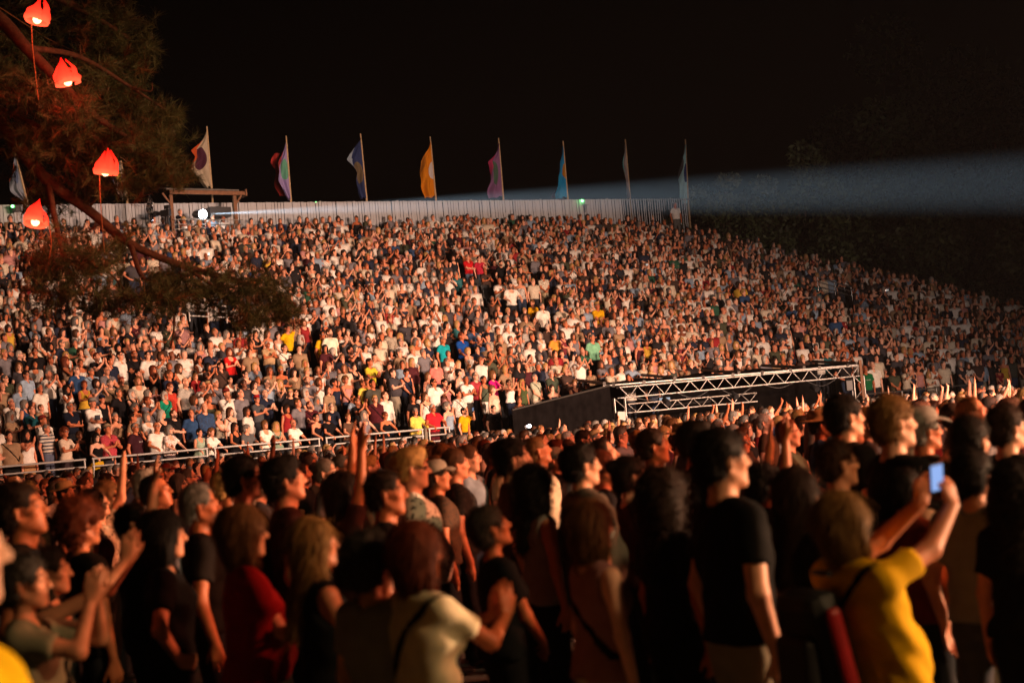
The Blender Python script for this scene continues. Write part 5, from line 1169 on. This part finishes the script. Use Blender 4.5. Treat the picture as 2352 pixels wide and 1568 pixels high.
# ------------------------------------------------ the nearest people, each built for the photograph
# px, py of the head's middle, distance, turn, sex, hair, hair colour, top, shirt, legs, arms, label, options
NEAR = [
 (-90, 1258, 2.35, .35, 'm', 'crop', 'grey', 'tee', 'e8b90c', '22242a', ('down', 'down'), 'person in bright yellow tee cut off by the frame edge', {}),
 (66, 1168, 5.0, .12, 'm', 'short', 'dark brown', 'tee', '2a2622', '22242a', ('down', 'down'), 'tall dark-haired man in profile behind the clapping women', dict(look=(0, .22, 0))),
 (72, 1335, 4.3, .05, 'f', 'short', 'salt and pepper', 'tee', '8e8b74', '33302a', ('x', 'x'), 'grey-haired woman in grey tee clapping, sunglasses pushed up', dict(arm=(.30, 1.52), strap=-1, up=1, girth=1.1)),
 (128, 1318, 4.95, .05, 'f', 'short', 'black', 'dress', '2b3436', '33302a', ('x', 'x'), 'dark-haired woman clapping high in a dark patterned dress', dict(arm=(.42, 1.66), pattern='leopard')),
 (196, 1200, 5.7, .7, 'f', 'curly', 'auburn', 'tee', '1a1613', '22242a', ('down', 'down'), 'person with bushy auburn hair behind the raised hands', {}),
 (388, 1228, 5.2, .15, 'f', 'bob', 'black', 'tee', '0f0e10', '1a1a1e', ('down', 'hip'), 'dark-haired woman in black tee with her face in profile', {}),
 (318, 1200, 6.4, .2, 'm', 'short', 'black', 'tee', '17130f', '22242a', ('down', 'up'), 'man in dark tee raising one arm beside the auburn hair', {}),
 (572, 1222, 4.85, .30, 'f', 'bob', 'light brown', 'tee', '8e1018', '9a9184', ('fold', 'fold'), 'woman in dark red tee with fair bob and folded arms', dict(glasses=1, girth=1.1)),
 (738, 1248, 4.6, .40, 'f', 'long', 'blond', 'tank', '0f0e10', '131316', ('down', 'front'), 'woman with long blond hair in black vest', dict(look=(0, .18, 0))),
 (668, 1100, 6.2, .25, 'm', 'quiff', 'black', 'tee', '3a1712', '22242a', ('down', 'down'), 'young man with thick dark hair behind the blond woman', dict(look=(0, .2, 0))),
 (572, 1095, 6.3, .15, 'm', 'short', 'black', 'tee', '2a1512', '22242a', ('down', 'down'), 'man in spectacles with dark hair behind the red tee', dict(glasses=1)),
 (862, 1290, 4.2, .95, 'f', 'curly', 'salt and pepper', 'tee', '8f9096', '33343a', ('down', 'down'), 'woman with greying dark hair seen from behind in grey top', {}),
 (968, 1268, 4.1, .62, 'f', 'bob', 'auburn', 'loose', 'e2d5b4', '33302a', ('clap', 'clap'), 'woman with sleek brown bob in cream top clapping', dict(strap=1, arm=(.41, 1.30), look=(-.1, .08, 0))),
 (897, 1130, 5.6, .05, 'm', 'crop', 'dark brown', 'tee', '0c0b0d', '1a1a1e', ('down', 'down'), 'man with shaven head and black tee in sharp profile', dict(look=(0, .1, 0))),
 (1148, 1238, 5.2, .30, 'f', 'short', 'salt and pepper', 'tee', '16181c', '1a1a1e', ('down', 'front'), 'woman with grey-streaked hair looking up in dark top', dict(look=(0, .35, 0))),
 (1238, 1120, 6.3, .4, 'f', 'longcurly', 'black', 'tank', '9a9690', '141416', ('down', 'down'), 'woman with black curls in pale vest beyond the grey-streaked hair', {}),
 (1368, 1208, 4.6, .45, 'f', 'bob', 'light brown', 'tank', '9a6a68', 'b5a988', ('down', 'down'), 'woman in mauve vest with bare shoulders and slanting strap', dict(strap=-1, glasses=1)),
 (1345, 1066, 6.2, .30, 'm', 'short', 'black', 'shirt', '6e6a62', '22242a', ('down', 'down'), 'broad man in grey shirt with sunglasses on his head', dict(up=1, girth=1.15)),
 (1187, 1052, 6.6, .12, 'm', 'short', 'black', 'polo', '4a2a22', '22242a', ('down', 'down'), 'dark-haired man in rust polo with pale collar', dict(look=(0, .1, 0))),
 (1532, 1140, 5.0, .55, 'f', 'longcurly', 'dark brown', 'tee', '0d0c0e', '131316', ('down', 'down'), 'woman with long dark curls in black beside the tall man', {}),
 (1672, 1052, 4.45, .30, 'm', 'short', 'black', 'tee', '0b0b0d', '8c8474', ('down', 'down'), 'tall man in black tee with brightly lit face', dict(tall=1.0)),
 (1768, 1128, 6.2, .2, 'm', 'curly', 'black', 'tee', '1e1713', '22242a', ('up', 'uphi'), 'person reaching both hands up beyond the tall man', {}),
 (1842, 1135, 4.7, .45, 'f', 'long', 'dark brown', 'tee', '0d0c0e', '131316', ('down', 'down'), 'long-haired person in black between the tall man and the yellow tee', {}),
 (1935, 1062, 5.4, .25, 'm', 'crop', 'brown', 'tee', '15120f', '22242a', ('down', 'down'), 'man with cropped head and sunglasses over the blond woman', dict(shades=1)),
 (1950, 955, 6.6, .25, 'm', 'short', 'black', 'tee', '1a1412', '22242a', ('down', 'down'), 'tall dark-haired man with lit cheek behind the cropped head', {}),
 (2012, 1190, 4.05, .42, 'm', 'bob', 'blond', 'tee', 'e3b008', '59636d', ('x', 'x'), 'blond person in bright yellow tee and glasses filming with a lit phone', dict(glasses=1, strap=1, girth=1.10, lean=-.27, look=(0, .22, 0))),
 (2092, 1140, 5.2, .5, 'm', 'short', 'black', 'tee', '7a2a14', '22242a', ('down', 'down'), 'dark-haired man directly behind the raised phone', {}),
 (2062, 968, 5.4, .25, 'm', 'short', 'blond', 'tee', '141214', '22242a', ('phone', 'down'), 'big fair-haired man holding a phone before his face', dict(tall=1.1)),
 (2130, 985, 6.4, .2, 'm', 'short', 'grey', 'tee', '2a2320', '22242a', ('down', 'down'), 'man in pale grey cap next to the big fair-haired man', dict(hat=('cap', '8c8a86'))),
 (2236, 1012, 5.3, .65, 'm', 'short', 'black', 'tee', '17140f', '22242a', ('down', 'down'), 'dark-haired man seen from behind above the grey tee', dict(tall=1.05)),
 (2240, 1090, 4.9, .8, 'm', 'quiff', 'black', 'tee', '8d8983', '4a4d55', ('down', 'down'), 'man in grey tee with black hair seen from behind', {}),
 (2196, 1190, 5.3, .5, 'f', 'short', 'dark brown', 'tee', '9a3f20', '6d6258', ('down', 'down'), 'person in rust orange tee between the yellow and grey tees', {}),
 (2342, 1175, 4.7, .9, 'f', 'longcurly', 'black', 'tee', '0d0c0e', '131316', ('down', 'down'), 'dark-haired woman in black at the frame edge beside the grey tee', {}),
 (2322, 980, 6.0, .3, 'm', 'short', 'dark brown', 'tee', '1a1210', '22242a', ('down', 'down'), 'man at the frame edge above the dark-haired woman', {}),
 (470, 1160, 6.0, .2, 'm', 'receding', 'grey', 'tee', '1b1513', '22242a', ('down', 'down'), 'grey-bearded man behind the woman in black tee', dict(beard=2)),
 (800, 1130, 6.4, .3, 'f', 'long', 'dark brown', 'tee', '3a1a16', '22242a', ('uphi', 'uphi'), 'person with hands joined overhead behind the blond woman', {}),
 (1455, 1090, 6.6, .3, 'f', 'bun', 'black', 'tank', '40201a', '22242a', ('down', 'down'), 'woman with dark bun and bare shoulders near the grey shirt', {}),
]
for e in NEAR:
    px, py, d, turn, sex, hair, hc, top, shirt, legs, arms, lab, op = e
    d *= 1.34; p = at(px, py, d); tall = p.z / 1.635; tall = max(.86, min(1.13, tall)); p.z = 0
    spec = dict(arms=arms, sex=sex, hair=hair, top=top, bottom='trousers', girth=op.get('girth', 1.0), look=op.get('look', (0, .10, 0)), beard=op.get('beard', 0), strap=op.get('strap'), seed=len(people), coarse=False)
    spec.pop('coarse')
    if 'lean' in op:
        spec['lean'] = op['lean']; spec['arms'] = ('clap', 'clap')
        spec['armfix'] = {-1: (V3(.47, -.12, 1.66), V3(1, -.4, -.7), V3(-.1, .12, 1), V3(-.2, 1, 0), .5), 1: (V3(.44, .04, 1.68), V3(.8, .6, -.6), V3(-.05, -.1, 1), V3(-.1, -1, 0), .5)}
    if 'arm' in op:
        fx, fz = op['arm']; sx = .06 if px < 500 else .045
        spec['armfix'] = {s: (V3(fx, s * sx, fz), V3(.15, s * .7, -1), V3(.18, -s * .10, 1), V3(0, -s, 0), .14 if top != 'x' else .5) for s in (1, -1)}
        if px > 2000: spec['armfix'] = {s: (V3(fx, s * .07 - .05, fz), V3(.2, s, -.7), V3(.05, -s * .12, 1), V3(-.1, -s, 0), .5) for s in (1, -1)}
        spec['arms'] = ('clap', 'clap')
    ex = [k for k in ('glasses', 'shades') if op.get(k)] + (['shades_up'] if op.get('up') else [])
    yaw = turn; loc_ = Vector((p.x, p.y, 0)) - Matrix.Rotation(yaw, 3, 'Z') @ Vector((.02, 0, 0))
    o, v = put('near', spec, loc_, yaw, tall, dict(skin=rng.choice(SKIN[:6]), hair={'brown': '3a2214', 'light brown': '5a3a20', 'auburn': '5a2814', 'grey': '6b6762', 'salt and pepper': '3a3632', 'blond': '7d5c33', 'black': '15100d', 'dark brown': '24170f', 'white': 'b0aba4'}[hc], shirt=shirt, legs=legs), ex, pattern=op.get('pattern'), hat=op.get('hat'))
    tag(o, lab, 'person', 'people standing nearest on the floor'); people.append((o, loc_)); FG.append(loc_)
    if lab.startswith('blond person in bright yellow'):
        ph = phone('lit phone held up by the blond person in bright yellow tee', at(2150, 1108, 5.45), (.12, -.06, .6), (.34, .52, 1), .9)
        bk = empty('backpack', loc_, yaw); tag(bk, 'black and red backpack worn over the bright yellow tee', 'backpack'); M_bk = noisy('black_nylon', (.012, .012, .014), .6, .2, 8); M_rd = noisy('red_nylon', (.40, .01, .012), .5, .3, 8)
        block('pack_body', (-.27, .05, .98), (.15, .28, .44), M_bk, bk, bevel=.06, rot=(0, -.2, 0)); block('side_panel', (-.27, -.105, .98), (.06, .04, .32), M_rd, bk, bevel=.02, rot=(0, -.2, 0)); block('front_pocket', (-.365, .05, .92), (.06, .22, .22), M_bk, bk, bevel=.03); tube('carry_loop', (-.24, -.03, 1.25), (-.24, .07, 1.25), .012, M_black_plastic, bk)
    if lab.startswith('big fair'):
        phone('phone with pale screen held before the big fair-haired man', at(2060, 990, 7.2), (.1, 0, 1.25), (.5, .7, .7), .12)
# torch phone shining over the floor crowd
tp = phone('phone with its torch lit, held up by the stair', at(1211, 979, 37.0), (0, 1.3, .6), lit=False, body=(.6, .6, .6))
bm = bmesh.new(); bmesh.ops.create_uvsphere(bm, u_segments=10, v_segments=6, radius=.045); me = bpy.data.meshes.new('torch'); bm.to_mesh(me); bm.free(); me.materials.append(glow('torch_glow', (.85, .88, 1), 30)); o = bpy.data.objects.new('torch', me); C.objects.link(o); o.parent = tp; o.location = (0, -.05, .04)

for px, py, lab, st in ((468, 587, 'bright white phone screen among the rows below the shelter', 1.6), (216, 780, 'pale phone held up in the rows beneath the lowest boughs', .25), (1362, 812, 'pale phone raised in mid stand above the tent wall', .3), (2020, 668, 'white phone raised high at the far end of the stand', .3), (1470, 610, 'small lit phone in the upper rows under the grey flag', .5)):
    s_, t_, i_, p_ = on_stand(px, py); pp = p_ + Vector((.25, -.30, -.02)); phone(lab, pp, (.1, 1.45 if st < 1 else .2, .1), (1, .95, .85), st, body=(.5, .5, .5))

# ------------------------------------------------ the floor crowd behind them
FLIB = []
fa_ = [('down', 'down')] * 7 + [('clap', 'clap'), ('up', 'down'), ('uphi', 'uphi'), ('down', 'up'), ('phonehi', 'down'), ('claphi', 'claphi')]
for k in range(18):
    sex = 'm' if k % 3 else 'f'
    FLIB.append(dict(arms=fa_[k % len(fa_)], sex=sex, hair=(men[k % len(men)] if sex == 'm' else women[k % len(women)]), top='tee' if sex == 'm' else lr.choice(['tee', 'tank']), girth=lr.choice([1.0, 1.05, 1.12]), look=(lr.uniform(-.3, .3), lr.uniform(.05, .3), 0), beard=lr.choice([0, 0, 1, 2]) if sex == 'm' else 0, bottom='trousers', strap=None, seed=100 + k))
beyond = []
y = 9.2
while y < 51:
    x = -.40 * y - .5
    while x < .47 * y + .8:
        gap_ = .54 if y < 14 else .60
        x += gap_ * fr_.uniform(.85, 1.3); q = Vector((x + fr_.uniform(-.12, .12), y + fr_.uniform(-.18, .18), 0))
        if front_t(q) > -.75 or q.y > 41.2 and q.x > -.2: continue
        if q.x > -.5 and q.x < 12.2 and q.y > 39.7: continue
        if any((q - f).length < .55 for f in FG): continue
        k = fr_.randrange(len(FLIB)); 
        if FLIB[k]['arms'] != ('down', 'down') and fr_.random() < (.72 if q.x < 3 else .35): k = fr_.choice([0, 1, 2, 3, 4, 5, 6])
        sc_ = fr_.uniform(.94, 1.04) * (.95 if FLIB[k]['sex'] == 'f' else 1.0) * (1.0 - .075 * min(1, max(0, (q.y - 8) / 9)))
        X, Y, d = seen(q + Vector((0, 0, 1.6 * sc_)))
        if not (-60 < X < 2620): continue
        (floor if X < 2410 else beyond).append(dict(p=q, x=X, y=Y, d=d, k=k, sc=sc_, where='floor', row=0))
    y += .56 if y < 14 else .62
# which of the floor heads show: keep those not wholly behind nearer heads
vis = []
cover = np.full((400, 640), 1e9)
for c in sorted(floor + [dict(p=f, x=seen(f + Vector((0, 0, 1.62)))[0], y=seen(f + Vector((0, 0, 1.62)))[1], d=seen(f)[2], fg=1, sc=1) for f in FG], key=lambda c: c['d']):
    w = .09 * FPX / c['d'] / 4; h_ = .13 * FPX / c['d'] / 4; X, Y = c['x'] / 4 + 20, c['y'] / 4
    a, b, e_, f_ = int(max(0, Y - h_)), int(max(1, min(400, Y + h_))), int(max(0, X - w)), int(max(1, min(640, X + w)))
    blk = cover[a:b, e_:f_]; share = float((blk > 1e8).mean()) if blk.size else 0; c['area'] = share * w * h_ * 4
    cover[a:400, int(max(0, X - 2.2 * w)):int(max(1, min(640, X + 2.2 * w)))] = np.minimum(cover[a:400, int(max(0, X - 2.2 * w)):int(max(1, min(640, X + 2.2 * w)))], np.where((np.arange(a, 400)[:, None] > Y + h_) | (np.abs(np.arange(int(max(0, X - 2.2 * w)), int(max(1, min(640, X + 2.2 * w))))[None, :] - X) < w), c['d'], 1e9))
    if 'fg' not in c and share > .12: vis.append(c)
for c in cand: c['area'] = (.18 * FPX / c['d'] / 4) * (.26 * FPX / c['d'] / 4) * 1.6
allc = sorted(vis + [c for c in cand if 0 < c['x'] < 2352], key=lambda c: -c['area'])
room = max(0, 298 - len(people)); single = allc[:room]; ids = set(id(c) for c in single)
mass = [c for c in vis + cand + beyond if id(c) not in ids]
print('people: near', len(NEAR), 'explicit', len(EXPL), 'floor seen', len(vis), 'stand', len(cand), 'single floor', sum(c['where'] == 'floor' for c in single), 'mass', len(mass))
def looks(c):
    r = random.Random(int(c['p'].x * 1000) * 7 + int(c['p'].y * 1000))
    sp_ = (LIB if c['where'] == 'stand' else FLIB)[c['k']]
    colw, colh, _ = pick(r, PAL); hw, _ = pick(r, HAIRW)
    if c['where'] == 'floor' and r.random() < .45: colw, colh = r.choice([('black', '19171a'), ('charcoal', '3b3a3e'), ('burgundy', '5c1d28'), ('brown', '513a2b')])
    hx = HAIR[hw]; sk = r.choice(SKIN if r.random() < .15 else SKIN[:7])
    pat = r.choice([None] * 9 + ['stripe', 'leopard']); g_ = r.random() < .38; hat = ('cap', r.choice(['2a2c33', '8c8478', 'b9b2a6', '7a2a22'])) if r.random() < .05 else ('hat', 'b79a6c') if r.random() < .03 else None
    return r, sp_, colw, colh, hw, hx, sk, pat, g_, hat
ROWW = ['front', 'second', 'third', 'fourth', 'fifth', 'sixth', 'seventh', 'eighth', 'ninth', 'tenth', 'eleventh', 'twelfth', 'thirteenth', 'fourteenth', 'fifteenth', 'sixteenth', 'seventeenth', 'eighteenth', 'nineteenth', 'twentieth', 'twenty-first', 'twenty-second', 'twenty-third', 'twenty-fourth', 'topmost']
named = []
for c in single:
    r, sp_, colw, colh, hw, hx, sk, pat, g_, hat = looks(c)
    spec = dict(sp_)
    if c['where'] == 'stand' and c['row'] == 0 and c['x'] < 1000 and r.random() < .7: spec.update(arms=('rail', 'rail'), lean=.10)
    yaw = math.atan2(STAGE.y - c['p'].y, STAGE.x - c['p'].x) + r.gauss(0, .20)
    if c['where'] == 'floor': yaw += .1
    o, v = put('far' if c['where'] == 'stand' else ('mid' if c['d'] > 0 else 'near'), spec, c['p'], yaw, c['sc'], dict(skin=sk, hair=hx, shirt=colh, legs=r.choice(['22242a', '30343c', '2c3a52', '8d8474', '161618'])), ['glasses'] if g_ else [], pattern=pat, hat=hat)
    hairp = HAIRS[spec['hair']] if spec['hair'] == 'bald' else f"{hw} {HAIRS[spec['hair']]}"
    if c['where'] == 'stand':
        zone = f"{ROWW[c['row']]} stand row" + (' by the pine' if c['x'] < 430 else ' before the aisle' if c['x'] < 700 else ' near the stairs' if c['x'] < 1200 else ' above the tent' if c['x'] < 1990 else ' beyond the tent')
    else:
        zone = 'on the floor ' + ('close to the near faces' if c['d'] < 10 else 'below the railing' if c['x'] < 1000 else 'below the black cloth' if c['x'] < 1400 else 'before the tent' if c['x'] < 1980 else 'past the tent')
    pw = POSEW.get(tuple(spec['arms']), '')
    nw = lambda t: len(t.replace(',', ' ').split())
    ext = (['glasses'] if g_ else []) + ([hat[0]] if hat else [])
    lab = f"{'bald' if spec['hair'] == 'bald' else hairp}, {colw} {TOPW[spec['top']]}" + (f", {pw}" if pw else '') + (f", {ext[0]}" if ext else '') + f", {zone}"
    if nw(lab) > 12: lab = lab.replace(f", {ext[0]}" if ext else '~', '')
    if nw(lab) > 12 and pw: lab = lab.replace(f", {pw}", '')
    if nw(lab) > 12: lab = lab.replace(' close to the near faces', ' close by')
    named.append([o, lab, c])
    people.append((o, c['p']))
by = {}
for q in named: by.setdefault(q[1], []).append(q)
ORD = ['leftmost', 'second', 'third', 'fourth', 'fifth', 'sixth', 'seventh', 'eighth', 'ninth']
for lab, qs in by.items():
    qs.sort(key=lambda q: q[2]['x'])
    for k, (o, _, c) in enumerate(qs):
        l = lab
        if len(qs) > 1: l = lab.replace(', on the floor', f", {ORD[min(k, 8)]} such on the floor").replace(' stand row', f" stand row, {ORD[min(k, 8)]} such")
        l = l.replace('salt and pepper', 'greying').replace('on the floor', 'on floor').replace('below the ', 'below ').replace('before the ', 'before ').replace('past the ', 'past ')
        if nw(l) > 14: l = l.replace(' such', '')
        if nw(l) > 14: l = l.replace(' by the pine', '').replace(' before the aisle', '')
        tag(o, 'person with ' + l if not l.startswith('bald') else l.replace('bald', 'bald person', 1), 'person', 'spectators in the grandstand' if c['where'] == 'stand' else 'crowd on the floor')

# ------------------------------------------------ the rest of the crowd, too many to count: one mass
def crowd_mesh(spec, g_, seed):
    p = person_parts(h=.021, coarse=True, **spec); VV, FF, CC, PID = [], [], [], []; n = 0
    for k, pid, ratio in (('body', 0, 240), ('hair', 1, 66), ('shirt', 2, 118), ('trousers', 3, 20)):
        if k not in p: continue
        P_, F_, c_ = p[k]
        if k == 'body':
            hid = p['_hidden']; keep = ~hid[F_].all(1); F_ = F_[keep]; used = np.zeros(len(P_), bool); used[F_.ravel()] = True; mp = np.cumsum(used) - 1; F_ = mp[F_]; P_ = P_[used]; c_ = c_[used]
        me = decim(np_mesh('q', P_, F_, M_crowd[0], True, c_), ratio / (2.0 * len(F_)))
        nv = len(me.vertices); a = np.zeros(nv * 3, np.float32); me.vertices.foreach_get('co', a)
        me.calc_loop_triangles(); t = np.zeros(len(me.loop_triangles) * 3, np.int32); me.loop_triangles.foreach_get('vertices', t)
        if c_ is not None:
            cc = np.zeros(nv * 4, np.float32); me.color_attributes['shade'].data.foreach_get('color', cc); cc = cc.reshape(-1, 4)[:, :3]
        else: cc = np.ones((nv, 3), np.float32)
        VV.append(a.reshape(-1, 3)); FF.append(t.reshape(-1, 3) + n); CC.append(cc); PID.append(np.full(nv, pid)); n += nv
        bpy.data.meshes.remove(me)
    HC, HR = p['_head']; gv = np.array([v.co[:] for v in GLASSES.vertices]) @ HR.T + HC; gt = []
    for f in GLASSES.polygons:
        if f.material_index == 1: continue
        f = list(f.vertices)
        for k in range(1, len(f) - 1): gt.append((f[0], f[k], f[k + 1]))
    G = (gv, np.array(gt))
    return np.concatenate(VV), np.concatenate(FF), np.concatenate(CC), np.concatenate(PID), G
CM = {}
AV, AF, AC, AM = [], [], [], []; off = 0
for c in mass:
    r, sp_, colw, colh, hw, hx, sk, pat, g_, hat = looks(c); key = (c['where'], c['k'])
    if key not in CM: CM[key] = crowd_mesh(sp_, False, 0)
    Vx, Fx, Cx, Px, (gv, gt) = CM[key]
    yaw = math.atan2(STAGE.y - c['p'].y, STAGE.x - c['p'].x) + r.gauss(0, .2) + (.1 if c['where'] == 'floor' else 0); cy, sy = math.cos(yaw), math.sin(yaw)
    R = np.array([[cy, -sy, 0], [sy, cy, 0], [0, 0, 1]]); cols = np.array([lin(sk), lin(hx), lin(colh), lin(r.choice(['22242a', '30343c', '2c3a52', '8d8474']))])
    P_ = (Vx * c['sc'] * np.array([1, 1, 1])) @ R.T + np.array(c['p']); col = Cx * cols[Px]; f = Fx; m = np.array([0, 1, 2 if pat is None else 3 if pat == 'stripe' else 4, 2])[Px[Fx[:, 0]]]
    if g_:
        G = (gv * c['sc']) @ R.T + np.array(c['p']); f = np.concatenate([f, gt + len(P_)]); m = np.concatenate([m, np.zeros(len(gt), int)]); P_ = np.concatenate([P_, G]); col = np.concatenate([col, np.full((len(G), 3), .015)])
    AV.append(P_); AF.append(f + off); AC.append(col); AM.append(m); off += len(P_)
crowd = bpy.data.objects.new('crowd', np_mesh('crowd', np.concatenate(AV), np.concatenate(AF), M_crowd, True, np.concatenate(AC), np.concatenate(AM))); C.objects.link(crowd)
tag(crowd, 'dense mass of spectators filling the stand behind the nearer rows', 'crowd', kind='stuff')
print('crowd tris', len(crowd.data.polygons), 'all mesh tris', sum(len(m.polygons) * 2 if m.polygons and m.polygons[0].loop_total == 4 else len(m.polygons) for m in bpy.data.meshes))
bpy.data.scenes.remove(SIDE)
# ---------------------------------------------------------------- the thin smoke in the air that makes the beam show
m = bpy.data.materials.new('thin_smoke'); m.use_nodes = True; nt = m.node_tree; nt.nodes.remove(nt.nodes['Principled BSDF'])
pv = nt.nodes.new('ShaderNodeVolumePrincipled'); pv.inputs['Color'].default_value = (.95, .95, .97, 1); pv.inputs['Density'].default_value = .00014; pv.inputs['Anisotropy'].default_value = 0.0
nt.links.new(pv.outputs[0], nt.nodes['Material Output'].inputs['Volume'])
V = [(x, y, z) for x in (-305, 305) for y in (-105, 425) for z in (-1.0, 25.0)]
o = mesh_obj('haze', V, [(0, 1, 3, 2), (4, 6, 7, 5), (0, 4, 5, 1), (2, 3, 7, 6), (0, 2, 6, 4), (1, 5, 7, 3)], m); tag(o, kind='stuff')
